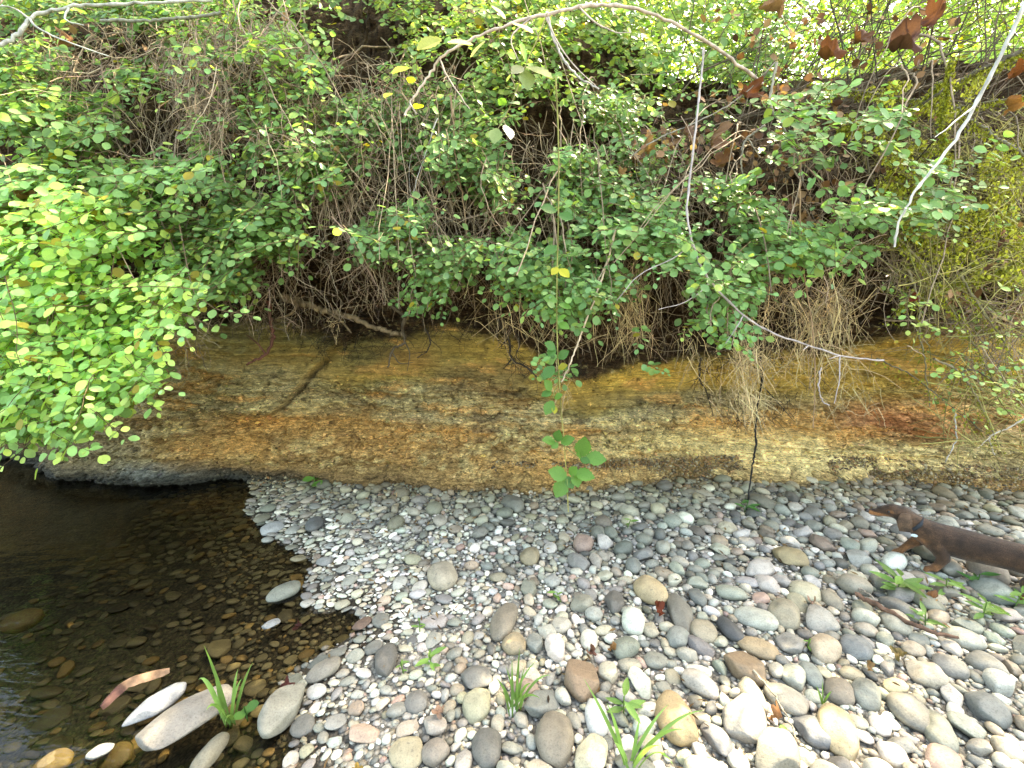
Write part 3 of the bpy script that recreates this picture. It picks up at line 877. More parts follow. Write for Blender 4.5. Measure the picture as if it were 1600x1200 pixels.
def bush(name, label, polygon, depth, count, size, group=None, cat='bush', clump=70, thr=.42, droop=.5, yellow=.2, blue=.3, bright=1.0,
         n_single=150, kind='oval', face=.55, twig_len=(.18, .36), side=.9, seed=1, root=None, spread=.12, stems=10, stem_up=.9, pairs=5):
    """sprays of paired leaves filling the outline that the shrub has from the path, spread in depth"""
    global rng
    keep = rng; rng = np.random.default_rng(seed)
    pg = np.asarray(polygon, float)
    lo, hi = pg.min(0), pg.max(0)
    u = rng.uniform(lo[0], hi[0], count * 8); v = rng.uniform(lo[1], hi[1], count * 8)
    ok = inpoly(u, v, pg) & (fbm(u / clump, v / (clump * .8), seed=seed * 7 + 3, octv=2) > thr + .05)
    u, v = u[ok][:int(count * 1.12)], v[ok][:int(count * 1.12)]; n = len(u); size = size * .86
    Yd = depth(u, v) + rng.normal(0, spread, n)
    P0 = at(u, v, Yd)
    D0 = np.stack([rng.normal(0, side, n), -np.abs(rng.normal(.55, .35, n)), rng.normal(-.05, .3, n)], -1)
    L = rng.uniform(*twig_len, n)
    P0 = P0 - nrm(D0) * L[:, None] * .5
    K = pairs + 2
    T = twig_paths(P0, D0, L, K, droop, .35)
    tan = nrm(np.gradient(T, axis=1))
    up = nrm(np.array([0, -face, .85]) + rng.normal(0, .22, (n, 3)))
    LP, LD, LN, LS = [], [], [], []
    for k in range(1, K):
        for sgn in ((-1, 1) if k < K - 1 else (0,)):
            keepm = rng.random(n) < .93
            d = tan[:, k]; sv = nrm(np.cross(up, d))
            ld = nrm(d * (.45 if sgn else 1) + sv * sgn * 1.0 + rng.normal(0, .22, (n, 3)) + np.array([0, 0, -.12]))
            nn_ = nrm(up + rng.normal(0, .30, (n, 3)))
            LP.append((T[:, k] + ld * .006)[keepm]); LD.append(ld[keepm]); LN.append(nn_[keepm])
            LS.append((size * (1.05 - .35 * k / K) * rng.uniform(.5, 1.3, n) * (1 if sgn else 1.1))[keepm])
    LP, LD, LN, LS = map(np.concatenate, (LP, LD, LN, LS))
    R = frames(LD, LN)
    # neighbouring leaves share their tone: tone by position plus a little of their own
    pt = fbm(LP[:, 0] * 4, LP[:, 1] * 4, LP[:, 2] * 4, octv=2, seed=seed)
    C = greens(len(LP), yellow, blue, bright) * (.75 + .5 * pt)[:, None]
    root_p = np.asarray(root if root is not None else at(pg[:, 0].mean(), lo[1] - 30, depth(pg[:, 0].mean(), lo[1]) + .6), float)
    th = thing(name, label, cat, tuple(root_p), group)
    # stems
    m = stems
    pick_ = rng.integers(0, n, m)
    e = T[pick_, -1]
    s0 = root_p + rng.normal(0, .12, (m, 3))
    t_ = np.linspace(0, 1, 14)[None, :, None]
    midp = (s0 + e) / 2 + np.array([0, -.15, stem_up * .35]) + rng.normal(0, .10, (m, 3))
    S = s0[:, None] * (1 - t_) ** 2 + 2 * midp[:, None] * t_ * (1 - t_) + e[:, None] * t_ ** 2
    S = S + rng.normal(0, .006, S.shape)
    a1 = tubes(T, np.linspace(.0016, .0009, K)[None] * rng.uniform(.8, 1.3, (n, 1)), 3, TWIG_LIVE * rng.uniform(.6, 1.5, (n, 1)))
    a2 = tubes(S, np.linspace(.006, .002, 14)[None] * rng.uniform(.6, 1.2, (m, 1)), 5, TWIG_DEAD * rng.uniform(.5, 1.1, (m, 1)))
    V, F, C_ = join([a1, a2])
    link('twigs', make_mesh('twigs', V - root_p, F, C_), th, M['bark'], kind='stuff')
    uu, vv, dd = to_px(LP)
    infr = (uu > 0) & (uu < 1600) & (vv > 0) & (vv < 1200)
    order = np.argsort(-np.where(infr, LS / dd, 0))
    single = np.zeros(len(LP), bool); single[order[:n_single]] = True
    for k in np.nonzero(single)[0]:
        o = bpy.data.objects.new('leaf', LM[kind]); COL.objects.link(o); o.parent = th
        o.matrix_local = Matrix.Translation(Vector(LP[k] - root_p)) @ Matrix(R[k].tolist()).to_4x4() @ Matrix.Scale(float(LS[k]), 4)
        o.color = tuple(C[k]) + (1,)
    r_ = ~single
    if r_.any():
        tk = (rng.random(len(LP)) < .22) & r_; r_ = r_ & ~tk
        V, F, C_ = join([leaf_geo(kind, LP[r_] - root_p, R[r_], LS[r_], C[r_]), leaf_geo('tooth', LP[tk] - root_p, R[tk], LS[tk] * rng.uniform(.8, 1.25, tk.sum()), C[tk])])
        link('foliage', make_mesh('foliage', V, F, C_), th, M['leaf'], kind='stuff')
    rng = keep
    return th, len(LP)

def lerp_v(v0, y0, v1, y1):
    return lambda u, v: y0 + (np.asarray(v, float) - v0) / (v1 - v0) * (y1 - y0)

tot = 0
G_SN = 'round leaved bushes hanging over the bank'
specs = [
 # name, label, polygon, depth, count, size, kwargs
 ('snowberry_bush', 'bright pale green round leaved bush reaching out over the dark water at the left',
  [(-90, 300), (60, 268), (150, 290), (205, 330), (245, 370), (296, 440), (292, 490), (225, 520), (240, 600), (180, 630), (165, 660), (130, 662), (50, 672), (-90, 680)],
  lerp_v(250, 2.25, 700, 1.95), 980, .056, dict(seed=3, thr=.26, yellow=.42, blue=.10, bright=1.9, n_single=300, spread=.16, clump=60, face=.7, side=.8, droop=.45)),
 ('snowberry_bush', 'dense green round leaved bush filling the upper left, above the pale one',
  [(-90, 60), (120, 70), (260, 100), (300, 170), (330, 250), (250, 330), (130, 290), (-90, 320)],
  lerp_v(60, 2.75, 320, 2.3), 620, .056, dict(seed=4, thr=0.44, yellow=.18, blue=.15, bright=1.15, n_single=200, spread=.18, side=.9)),
 ('snowberry_bush', 'green sprays tangled with dead twigs between the left bushes and the overhang',
  [(250, 230), (330, 240), (420, 270), (515, 325), (500, 375), (460, 420), (400, 410), (330, 470), (300, 400), (240, 350)],
  lerp_v(230, 2.5, 480, 2.2), 340, .048, dict(seed=5, thr=0.49, yellow=.22, blue=.2, bright=1.15, n_single=180, spread=.15)),
 ('snowberry_bush', 'hanging green drape of small round leaves above the fallen stick',
  [(470, 130), (620, 150), (760, 200), (800, 290), (745, 395), (690, 450), (640, 370), (570, 395), (520, 310), (480, 240)],
  lerp_v(130, 2.7, 480, 2.3), 520, .046, dict(seed=6, thr=0.46, yellow=.12, blue=.45, n_single=240, spread=.18)),
 ('snowberry_bush', 'darker green leafy mass in the middle, just under the pale arching branch',
  [(560, 90), (760, 150), (980, 130), (1080, 220), (1000, 300), (880, 330), (760, 290), (640, 260), (540, 180)],
  lerp_v(90, 3.0, 330, 2.6), 430, .048, dict(seed=7, thr=0.45, yellow=.12, blue=.4, bright=.95, n_single=140, spread=.2)),
 ('snowberry_bush', 'blue green leafy sprays hanging behind the long bramble stem in the middle',
  [(780, 240), (900, 230), (1000, 300), (1060, 330), (1050, 430), (960, 440), (930, 480), (860, 480), (790, 440), (780, 330)],
  lerp_v(230, 2.55, 480, 2.2), 290, .047, dict(seed=8, thr=0.47, yellow=.12, blue=.5, bright=1.05, n_single=220, spread=.15)),
 ('snowberry_bush', 'layered blue green sprays around the curved bare branch, right of the middle',
  [(940, 330), (1010, 280), (1150, 270), (1240, 340), (1320, 370), (1350, 400), (1240, 395), (1180, 440), (1170, 500), (1110, 490), (1040, 430), (960, 400)],
  lerp_v(270, 2.3, 560, 2.0), 240, .052, dict(seed=9, thr=0.46, yellow=.08, blue=.6, bright=1.15, n_single=260, spread=.12, side=1.1)),
 ('snowberry_bush', 'thin flat leaf sprays at the upper right in front of the moss',
  [(1200, 150), (1300, 130), (1480, 200), (1540, 210), (1500, 300), (1430, 360), (1340, 350), (1230, 280)],
  lerp_v(130, 2.3, 400, 2.0), 85, .055, dict(seed=10, thr=.40, yellow=.06, blue=.5, bright=1.1, n_single=200, spread=.12, side=1.3, droop=.2, stems=6)),
 ('snowberry_bush', 'sparse green sprays over the brown twig tangle at the upper left',
  [(250, 60), (480, 40), (560, 120), (520, 300), (420, 280), (330, 250), (260, 170)],
  lerp_v(60, 2.6, 300, 2.35), 210, .048, dict(seed=15, thr=.42, yellow=.2, blue=.3, bright=1.1, n_single=120, spread=.15)),
 ('trailing_sprays', 'column of small green leaves trailing down along the bramble stem',
  [(838, 380), (905, 380), (902, 520), (895, 590), (850, 600), (838, 520)],
  lerp_v(380, 2.05, 600, 1.95), 26, .044, dict(seed=16, thr=.1, yellow=.15, blue=.4, bright=1.15, n_single=200, spread=.05, twig_len=(.08, .16), side=.5, stems=5, cat='sprays')),
 ('trailing_sprays', 'loose leaf pairs dangling below the drape to the right of the fallen stick',
  [(620, 420), (700, 420), (695, 480), (640, 500)],
  lerp_v(420, 2.3, 500, 2.25), 12, .044, dict(seed=17, thr=.1, yellow=.1, blue=.5, bright=1.15, n_single=100, spread=.05, twig_len=(.1, .18), side=.6, stems=5, cat='sprays')),
 ('trailing_sprays', 'leaf clusters dangling low under the curved lilac branch in front of the clay',
  [(1000, 480), (1080, 480), (1190, 500), (1180, 560), (1080, 590), (1010, 600)],
  lerp_v(480, 2.1, 600, 2.0), 12, .044, dict(seed=18, thr=.3, yellow=.15, blue=.5, bright=1.2, n_single=160, spread=.05, twig_len=(.08, .16), side=.6, stems=6, cat='sprays')),
 ('leafy_shrub', 'yellow green shrub on top of the bank around the pale arching branch',
  [(440, -60), (960, -60), (950, 60), (860, 150), (760, 200), (640, 120), (520, 110), (440, 60)],
  lerp_v(-60, 3.1, 200, 2.7), 520, .050, dict(seed=12, thr=.40, yellow=.45, blue=.1, bright=1.1, n_single=120, spread=.25, cat='shrub')),
 ('leafy_shrub', 'tangled green shrub along the top left edge with pale twigs across it',
  [(-90, -60), (440, -60), (460, 60), (330, 100), (180, 90), (60, 90), (-90, 100)],
  lerp_v(-60, 3.3, 100, 2.9), 520, .052, dict(seed=13, thr=.40, yellow=.2, blue=.2, bright=1.0, n_single=100, spread=.3, cat='shrub')),
 ('leafy_shrub', 'fresh green open shrub behind the bank edge, upper middle right',
  [(860, -60), (1260, -60), (1240, 60), (1180, 140), (1120, 260), (1020, 250), (900, 150)],
  lerp_v(-60, 4.2, 260, 3.4), 760, .060, dict(seed=14, thr=.36, yellow=.5, blue=.05, bright=1.25, n_single=120, spread=.4, cat='shrub', clump=60)),
]
for nm, lab, pg, dep, cnt, size, kw in specs:
    th, k = bush(nm, lab, pg, dep, cnt, size, **kw); tot += k
print('leaves', tot)

# ---- dead twig tangles: nobody could count them
def tangle(name, areas, colour, kind='stuff', rad=(.0011, .0027), seed=1, label=None, cat=None, K=9):
    global rng
    keep = rng; rng = np.random.default_rng(seed); parts = []
    for pg, dep, cnt, Lr, dirv, grav, wob in areas:
        pg = np.asarray(pg, float); lo, hi = pg.min(0), pg.max(0)
        u = rng.uniform(lo[0], hi[0], cnt * 5); v = rng.uniform(lo[1], hi[1], cnt * 5)
        ok = inpoly(u, v, pg) & (fbm(u / 55, v / 55, seed=seed + 9, octv=2) > .36); u, v = u[ok][:cnt], v[ok][:cnt]; n = len(u)
        P0 = at(u, v, dep(u, v) + rng.normal(0, .14, n))
        D0 = np.asarray(dirv) + rng.normal(0, .75, (n, 3)) * np.array([1, .5, .8])
        T = twig_paths(P0, D0, rng.uniform(*Lr, n), K, grav, wob)
        T = T - (T[:, K // 3] - T[:, 0])[:, None]
        parts.append(tubes(T, np.linspace(1, .45, K)[None] * rng.uniform(*rad, (n, 1)), 3, np.asarray(colour) * rng.uniform(.45, 1.5, (n, 1)) * rng.uniform(.93, 1.07, (n, 3))))
    V, F, C = join(parts)
    rng = keep
    return link(name, make_mesh(name, V, F, C), None, M['bark'], label, cat, None, kind)
tangle('dead_twigs', [
  ([(0, 60), (460, 20), (600, 200), (560, 420), (400, 470), (300, 420), (200, 260), (0, 200)],lerp_v(20, 2.75, 470, 2.35), 1250, (.15, .5), (.15, -.2, -.3), 1.0, .7),
  ([(250, 60), (450, 60), (480, 230), (330, 260), (260, 160)],lerp_v(60, 2.6, 260, 2.35), 520, (.12, .4), (.1, -.3, -.5), 1.2, .8),
  ([(280, 380), (560, 380), (640, 470), (420, 520), (300, 500)],lerp_v(380, 2.7, 520, 2.65), 350, (.08, .25), (.2, -.2, -.7), .9, .8),
  ([(460, 80), (760, 120), (800, 380), (560, 430), (470, 250)],lerp_v(80, 2.75, 430, 2.35), 800, (.15, .5), (0, -.2, -.5), 1.0, .6),
  ([(560, 380), (900, 420), (1200, 430), (1330, 470), (1300, 560), (900, 540), (600, 470)],lerp_v(380, 2.75, 560, 2.7), 600, (.08, .3), (0, -.2, -.9), .6, .5),
  ([(760, 200), (1200, 200), (1400, 260), (1400, 480), (1100, 460), (800, 430)],lerp_v(200, 2.75, 480, 2.35), 1000, (.12, .45), (0, -.2, -.5), .8, .6),
  ([(200, 480), (330, 480), (320, 560), (290, 600), (200, 560)],lerp_v(480, 2.2, 600, 2.1), 90, (.08, .2), (.3, -.2, -.6), .6, .8),
  ([(1380, 380), (1600, 380), (1620, 600), (1420, 560)],lerp_v(380, 2.6, 600, 2.3), 380, (.15, .5), (-.5, -.2, -.3), .5, .4),
 ], TWIG_DEAD, seed=41, label='tangle of grey brown dead twigs hanging behind the green sprays along the whole bank')
tangle('straw', [
  ([(950, 420), (1010, 420), (1020, 540), (970, 540)],lerp_v(420, 2.5, 540, 2.5), 170, (.10, .26), (0, -.1, -1), .3, .18),
  ([(1130, 430), (1260, 420), (1330, 470), (1260, 540), (1140, 520)],lerp_v(430, 2.6, 540, 2.55), 260, (.08, .25), (.1, -.2, -.6), .5, .5),
  ([(1140, 540), (1200, 540), (1220, 650), (1160, 640)],lerp_v(540, 2.45, 650, 2.4), 190, (.12, .3), (.15, -.1, -1), .2, .2),
  ([(860, 540), (890, 540), (890, 640), (865, 640)],lerp_v(540, 2.5, 650, 2.5), 40, (.08, .2), (0, -.05, -1), .1, .15),
  ([(480, 500), (530, 500), (525, 560), (495, 560)],lerp_v(500, 2.65, 560, 2.62), 30, (.04, .12), (.1, -.1, -1), .2, .4),
  ([(1230, 430), (1360, 440), (1330, 560), (1250, 580)],lerp_v(430, 2.45, 580, 2.4), 150, (.12, .45), (0, -.1, -1), .3, .3),
  ([(700, 440), (1000, 450), (1000, 540), (740, 520)], lerp_v(440, 2.5, 540, 2.45), 120, (.10, .35), (0, -.1, -1), .3, .4),
  ([(1040, 520), (1380, 520), (1380, 660), (1080, 640)], lerp_v(520, 2.45, 660, 2.38), 150, (.08, .3), (.1, -.1, -1), .3, .5),
 ], np.array([.62, .46, .25]), rad=(.0011, .0024), seed=52, label='dry straw coloured grass and rootlets hanging in tufts under the overhang')
tangle('fine_roots', [
  ([(420, 470), (700, 470), (780, 520), (700, 560), (500, 560), (400, 520)],lerp_v(470, 2.76, 560, 2.66), 260, (.06, .2), (0, -.1, -.7), .4, 1.0),
  ([(760, 480), (900, 500), (920, 600), (800, 590)],lerp_v(480, 2.7, 600, 2.6), 120, (.06, .2), (.2, -.1, -.8), .4, 1.0),
  ([(1080, 540), (1260, 520), (1300, 600), (1200, 680), (1090, 660)],lerp_v(540, 2.58, 680, 2.5), 200, (.06, .2), (.1, -.1, -.9), .4, 1.1),
 ], np.array([.045, .032, .022]), rad=(.0009, .0022), seed=61, label='dark crooked rootlets poking out of the clay under the soil')
# ------------------------------------------------------------------ trees behind and above
def crown(name, label, trunk_pts, rad0, blobs, leaf_n, size, cat='tree', group=None, seed=1, yellow=.5, bright=1.1, gap=.45, gscale=1.6, limbs=9, flat=.5):
    global rng
    keep = rng; rng = np.random.default_rng(seed)
    T = spline(trunk_pts, 26); root = T[0].copy()
    th = thing(name, label, cat, tuple(root), group)
    k = len(T)
    V, F, C = tubes(T[None] - root, np.linspace(rad0, rad0 * .3, k)[None] * (1 + .06 * rng.normal(0, 1, (1, k))), 12, np.array([.10, .085, .062]))
    link('trunk', make_mesh('trunk', V, F, C), th, M['bark'])
    P = []; W = np.array([b[3] * b[4] * b[5] for b in blobs]); W = W / W.sum()
    while sum(map(len, P)) < leaf_n:
        b = rng.choice(len(blobs), leaf_n, p=W); B = np.array(blobs)[b]
        q = rng.normal(0, 1, (leaf_n, 3)); q = nrm(q) * rng.random((leaf_n, 1)) ** (1 / 3)
        p = B[:, :3] + q * B[:, 3:6]
        P.append(p[fbm(p[:, 0] * gscale, p[:, 1] * gscale, p[:, 2] * gscale, octv=2, seed=seed) > gap])
    P = np.concatenate(P)[:leaf_n]; n = len(P)
    N_ = nrm(np.array([0, 0, 1.]) * flat * 2 + rng.normal(0, .5, (n, 3))); D_ = rng.normal(0, 1, (n, 3)); D_[:, 2] = -.3
    R = frames(D_, N_)
    C = greens(n, yellow, .1, bright) * (.7 + .6 * fbm(P[:, 0] * 2, P[:, 1] * 2, P[:, 2] * 2, seed=seed + 3))[:, None]
    V, F, C_ = leaf_geo('simple', P - root, R, size * rng.uniform(.6, 1.25, n), C)
    link('crown', make_mesh('crown', V, F, C_), th, M['leaf'], kind='stuff')
    m = limbs * 14
    e = P[rng.integers(0, n, m)]; s0 = T[rng.integers(k // 4, k, m)]
    t_ = np.linspace(0, 1, 12)[None, :, None]
    mid = (s0 + e) / 2 + np.array([0, 0, .25]) * np.linalg.norm(e - s0, axis=1)[:, None] * .5
    S = s0[:, None] * (1 - t_) ** 2 + 2 * mid[:, None] * t_ * (1 - t_) + e[:, None] * t_ ** 2 + rng.normal(0, .012, (m, 12, 3))
    V, F, C_ = tubes(S - root, np.linspace(1, .25, 12)[None] * rng.uniform(.005, .016, (m, 1)), 4, np.array([.10, .08, .055]) * rng.uniform(.6, 1.3, (m, 1)))
    link('limbs', make_mesh('limbs', V, F, C_), th, M['bark'], kind='stuff')
    rng = keep
    return th
crown('alder_tree', 'slim tree rising behind the bank at the upper right, its crown spread out of view to shade the gravel', [(5.4, 7.6, 3.2), (5.1, 7.3, 4.5), (4.4, 6.3, 5.6), (3.6, 5.2, 6.4)], .11,
      [(1.5, 4.6, 5.4, 2.6, 1.5, .55), (4.4, 4.9, 5.3, 2.6, 1.5, .6), (6.6, 5.2, 5.5, 2.2, 1.6, .6), (-1.6, 4.7, 5.5, 2.0, 1.4, .5), (5.8, 6.6, 4.4, 1.6, .9, .6), (3.8, 3.7, 5.2, 1.2, .6, .4), (2.2, 3.8, 5.3, .9, .6, .35)], 19000, .10, seed=305, gap=.50, gscale=1.9)  # overhead crown lobes, out of view, placed to block and dapple the sun
crown('alder_tree', 'sunlit yellow green tree well behind the bank at the top right corner', [(8.6, 9.6, 3.3), (8.5, 9.5, 5), (8.3, 9.4, 7)], .12,
      [(8.2, 9, 4.6, 3.2, 1.2, 1.5), (5.0, 9.6, 5.4, 2.4, 1.2, 1.6), (11, 9, 5.6, 3, 1.2, 2.4)], 9000, .12, seed=302, gap=.42, yellow=.8, bright=1.8)  # leaf colour yellowed and raised to carry the backlit glow
crown('alder_tree', 'pale green tree behind the shrubs at the top, right of the middle', [(2.6, 8.8, 3.3), (2.5, 8.7, 5), (2.4, 8.6, 6.8)], .10,
      [(2.4, 8.4, 5.0, 2.2, 1.2, 1.6), (.2, 8.6, 5.6, 1.8, 1.1, 1.5)], 6500, .12, seed=303, gap=.40, yellow=.7, bright=1.35)
crown('alder_tree', 'dark green tree closing the view behind the top left shrubs', [(-4.2, 7.4, 3.3), (-4.1, 7.3, 5), (-4.0, 7.2, 6.4)], .13,
      [(-4.2, 7, 4.6, 2.8, 1.2, 1.5), (-7.4, 7.2, 5, 2.4, 1.2, 1.6), (-1.6, 7.2, 4.8, 1.8, 1.1, 1.2)], 9000, .11, seed=304, gap=.36, yellow=.3)
bush('leafy_shrub', 'sunlit yellow green thicket filling the top right behind the dark slanting stems',
     [(1080, -80), (1720, -80), (1720, 330), (1560, 330), (1400, 230), (1250, 180), (1120, 160)], lerp_v(-80, 5.6, 330, 4.4), 1350, .085, cat='shrub',
     seed=21, thr=.34, yellow=.85, blue=.0, bright=1.9, n_single=100, kind='simple', spread=.5, twig_len=(.3, .7), clump=60, stems=16)  # backlit glow put into the leaf colour by extra yellow and brightness
bush('leafy_shrub', 'low green thicket showing between the top left shrubs and the tree behind',
     [(-120, -90), (1000, -90), (1000, 60), (600, 40), (300, 70), (-120, 110)], lerp_v(-90, 4.9, 110, 4.0), 1150, .08, cat='shrub',
     seed=22, thr=.30, yellow=.35, blue=.1, bright=1.1, n_single=40, kind='simple', spread=.4, twig_len=(.3, .6), clump=60, stems=12)
bush('leafy_shrub', 'scattered small green leaves among the mossy twigs at the right edge',
     [(1380, 230), (1640, 200), (1660, 620), (1500, 680), (1420, 560), (1400, 400)], lerp_v(200, 2.6, 680, 2.1), 70, .034, cat='shrub',
     seed=23, thr=.36, yellow=.6, blue=.1, bright=1.2, n_single=160, spread=.2, clump=50, stems=14)

# ------------------------------------------------------------------ single branches, roots, sticks
def branch(name, label, main, Yd, r0, r1, colour, sides=(), group=None, cat='branch', mat='wood', moss=0, seed=1, wob=.004, n=44, parent=None, mossc=(.24, .25, .03), mossr=.02):
    """main: pixels of the centre line; Yd: distance(s) ahead"""
    r = np.random.default_rng(seed + 500)
    pts = np.asarray(main, float)
    Yv = np.interp(np.linspace(0, 1, len(pts)), np.linspace(0, 1, np.size(Yd)), np.atleast_1d(Yd)) if np.size(Yd) > 1 else np.full(len(pts), float(Yd))
    P = spline(at(pts[:, 0], pts[:, 1], Yv), n)
    P = P + np.cumsum(r.normal(0, wob * .5, P.shape), 0) * .5 + r.normal(0, r0 * .22, P.shape)
    root = P[0].copy()
    th = link(name, None, None, None, label, cat, group, None, tuple(root))
    r0, r1 = r0 * .85, r1 * .75; knots = 1 + .30 * (r.random((1, n)) < .14) + .08 * r.normal(0, 1, (1, n))
    V, F, C = tubes(P[None] - root, np.linspace(r0, r1, n)[None] * knots, 9, np.asarray(colour))
    C = C * r.uniform(.85, 1.15, (len(C), 1))
    link('stem', make_mesh('stem', V, F, C), th, M[mat])
    allp = [P]
    for sd_ in sides:
        q = np.asarray(sd_, float)
        Ys = np.interp(q[0, 0] + q[0, 1], [0, 1], [0, 1]) * 0
        k = np.argmin(np.hypot(*(np.stack(to_px(P)[:2], -1) - q[0]).T))
        y0 = P[k, 1]
        Q = at(q[:, 0], q[:, 1], y0 - np.linspace(0, .06, len(q)))
        Q[0] = P[k]
        m = 16; Q = spline(Q, m) + np.concatenate([np.zeros((1, 3)), np.cumsum(r.normal(0, wob * .4, (m - 1, 3)), 0)]) * .5
        V, F, C = tubes(Q[None] - root, np.linspace(min(r0, r1 * 1.3) * .75, r1 * .4, m)[None], 6, np.asarray(colour) * .95)
        link('side_twig', make_mesh('side_twig', V, F, C), th, M[mat])
        allp.append(Q)
    if moss:
        A = np.concatenate(allp); q = A[r.integers(0, len(A), moss)] + r.normal(0, mossr * .5, (moss, 3)) + np.array([0, 0, -1.]) * np.abs(r.normal(0, mossr, (moss, 1)))
        D_ = r.normal(0, .6, (moss, 3)) + np.array([0, 0, -1.]); R = frames(D_, r.normal(0, 1, (moss, 3)))
        V, F, C = leaf_geo('simple', q - root, R, r.uniform(.006, .017, moss), np.asarray(mossc) * r.uniform(.5, 1.5, (moss, 1)))
        link('moss', make_mesh('moss', V, F, C), th, M['leaf_dry'], kind='stuff')
    return th
PALE = (.50, .46, .43); LILAC = (.40, .34, .32); TAN = (.40, .29, .18); DK = (.050, .036, .024); GREY = (.28, .25, .2); BRN = (.16, .10, .06)
branch('bare_branch', 'lilac grey bare branch curving down and out to the right over the clay', [(1100, 75), (1096, 120), (1090, 180), (1080, 270), (1075, 340), (1086, 390), (1106, 435), (1150, 480), (1200, 512), (1250, 530), (1310, 548), (1367, 554)],
       [2.35, 2.0, 1.92, 1.85], .0055, .0045, LILAC, [[(1083, 385), (1050, 405), (1000, 430), (965, 470)], [(1316, 550), (1312, 590), (1303, 632)], [(1262, 533), (1256, 545)], [(1310, 548), (1295, 562)], [(1110, 440), (1075, 470), (1028, 485)], [(1165, 490), (1135, 535)]], seed=1, n=70)
branch('bare_branch', 'long pale bleached branch slanting down from the top right corner', [(1612, -20), (1585, 40), (1553, 105), (1520, 165), (1480, 228), (1438, 282), (1410, 332), (1399, 378)],
       [1.55, 1.75], .0075, .0045, (.62, .60, .58), [[(1520, 165), (1488, 195), (1458, 218)]], seed=2)
branch('bramble_cane', 'sunlit arching pale cane at the top middle, bending down to the left', [(1190, 130), (1140, 90), (1075, 45), (1010, 16), (940, 4), (880, 8), (810, 27), (740, 52), (690, 80), (665, 112), (645, 140), (628, 170)],
       [2.4, 2.0, 1.9], .0085, .0050, (.52, .42, .36), [[(683, 84), (700, 120), (722, 152), (735, 170)], [(855, 20), (868, 60), (895, 100), (932, 135)], [(905, 10), (930, 35), (960, 50), (986, 50)], [(640, 142), (642, 160), (652, 178)], [(827, 25), (800, 60), (812, 95)]], seed=3, n=70)
branch('dead_cane', 'straw coloured leafless cane slanting down left beside the long bramble stem', [(962, 360), (948, 415), (928, 468), (905, 530), (890, 570), (877, 600)], [2.1, 1.9], .0055, .004, (.56, .42, .30), [[(948, 415), (935, 440)]], seed=4)
branch('withered_stalk', 'brown dead stem hanging upright among the middle leaves', [(704, 150), (710, 215), (715, 270), (724, 320), (730, 370)], 2.35, .006, .0035, (.30, .20, .12), [[(715, 270), (745, 240)]], seed=5)
branch('bare_twig', 'pale V shaped twig pair dangling left of the middle leaves', [(684, 185), (668, 230), (650, 285), (642, 318)], 2.3, .003, .002, PALE, [[(642, 316), (640, 270), (645, 240)]], seed=6)
branch('bare_branch', 'wiry grey branch drooping from the upper middle to the left of the bramble stem', [(853, 20), (865, 60), (885, 100), (910, 125), (935, 140)], 2.05, .006, .004, PALE, seed=7)
branch('bare_branch', 'pale forked branch across the top left corner', [(-20, 80), (20, 55), (45, 25), (110, 10), (200, 5), (330, 0)], [1.9, 2.1], .009, .006, (.45, .45, .40), [[(45, 25), (20, 14), (-10, 10)], [(110, 10), (100, 30), (130, 40)], [(45, 22), (60, 45), (100, 65), (170, 90)]], seed=8)
branch('bare_branch', 'short grey stick lying level in the top left shrubs', [(158, 32), (220, 33), (280, 30), (345, 22)], 2.3, .007, .008, (.22, .22, .17), seed=9)
branch('fallen_log', 'weathered brown stick wedged under the overhang on the clay ledge', [(438, 463), (490, 478), (540, 492), (590, 510), (638, 526)], [2.72, 2.62], .024, .016, (.24, .17, .10), [[(470, 470), (455, 490), (430, 498)], [(505, 484), (530, 500), (548, 520)]], cat='stick', seed=10, wob=.006)
branch('bare_root', 'thin straight root above the fallen brown stick', [(535, 482), (570, 478), (610, 475)], 2.68, .004, .003, (.26, .18, .11), cat='root', seed=11)
branch('gnarled_root', 'thick crooked dark root at the right end of the fallen stick', [(612, 478), (632, 495), (630, 515), (632, 532), (612, 545), (605, 572)], [2.62, 2.55], .013, .006, (.11, .08, .05), [[(632, 532), (640, 552), (636, 580)], [(612, 548), (625, 568), (645, 568)]], cat='root', seed=12)
branch('gnarled_root', 'dark hairy root bundle in the middle of the clay face left of the bramble stem', [(770, 470), (782, 505), (795, 530), (800, 560), (825, 575), (845, 597)], [2.6, 2.5], .010, .006, DK, [[(800, 560), (787, 575)], [(810, 480), (812, 530), (808, 560), (838, 580)], [(795, 530), (780, 545)], [(782, 505), (776, 530)]], cat='root', seed=13)
branch('gnarled_root', 'slender dark roots branching over the yellow clay right of the gnarled one', [(660, 500), (672, 530), (665, 550), (650, 560)], 2.55, .006, .003, DK, [[(672, 530), (688, 545), (690, 560)], [(665, 548), (640, 552)]], cat='root', seed=14)
branch('hanging_root', 'reddish bent root dangling over the pale clay slab at the left', [(420, 470), (424, 505), (428, 530), (415, 555), (400, 562), (386, 569)], [2.6, 2.45], .013, .007, (.16, .065, .045), [[(414, 554), (400, 535), (385, 522)]], cat='root', seed=15)
branch('hanging_root', 'black root hanging straight down the clay to the gravel at the right', [(1186, 555), (1190, 600), (1183, 650), (1181, 700), (1176, 740), (1172, 790)], [2.5, 2.35], .009, .005, (.020, .018, .016), [[(1186, 580), (1160, 565), (1120, 560)], [(1190, 600), (1215, 630), (1240, 660)]], cat='root', seed=16)
branch('hanging_root', 'dark root fan spreading on the ochre clay left of the straight black root', [(1095, 560), (1092, 590), (1105, 615), (1115, 650)], 2.48, .006, .003, DK, [[(1092, 590), (1070, 600)], [(1105, 615), (1130, 625)], [(1095, 575), (1118, 590), (1128, 610)]], cat='root', seed=17)
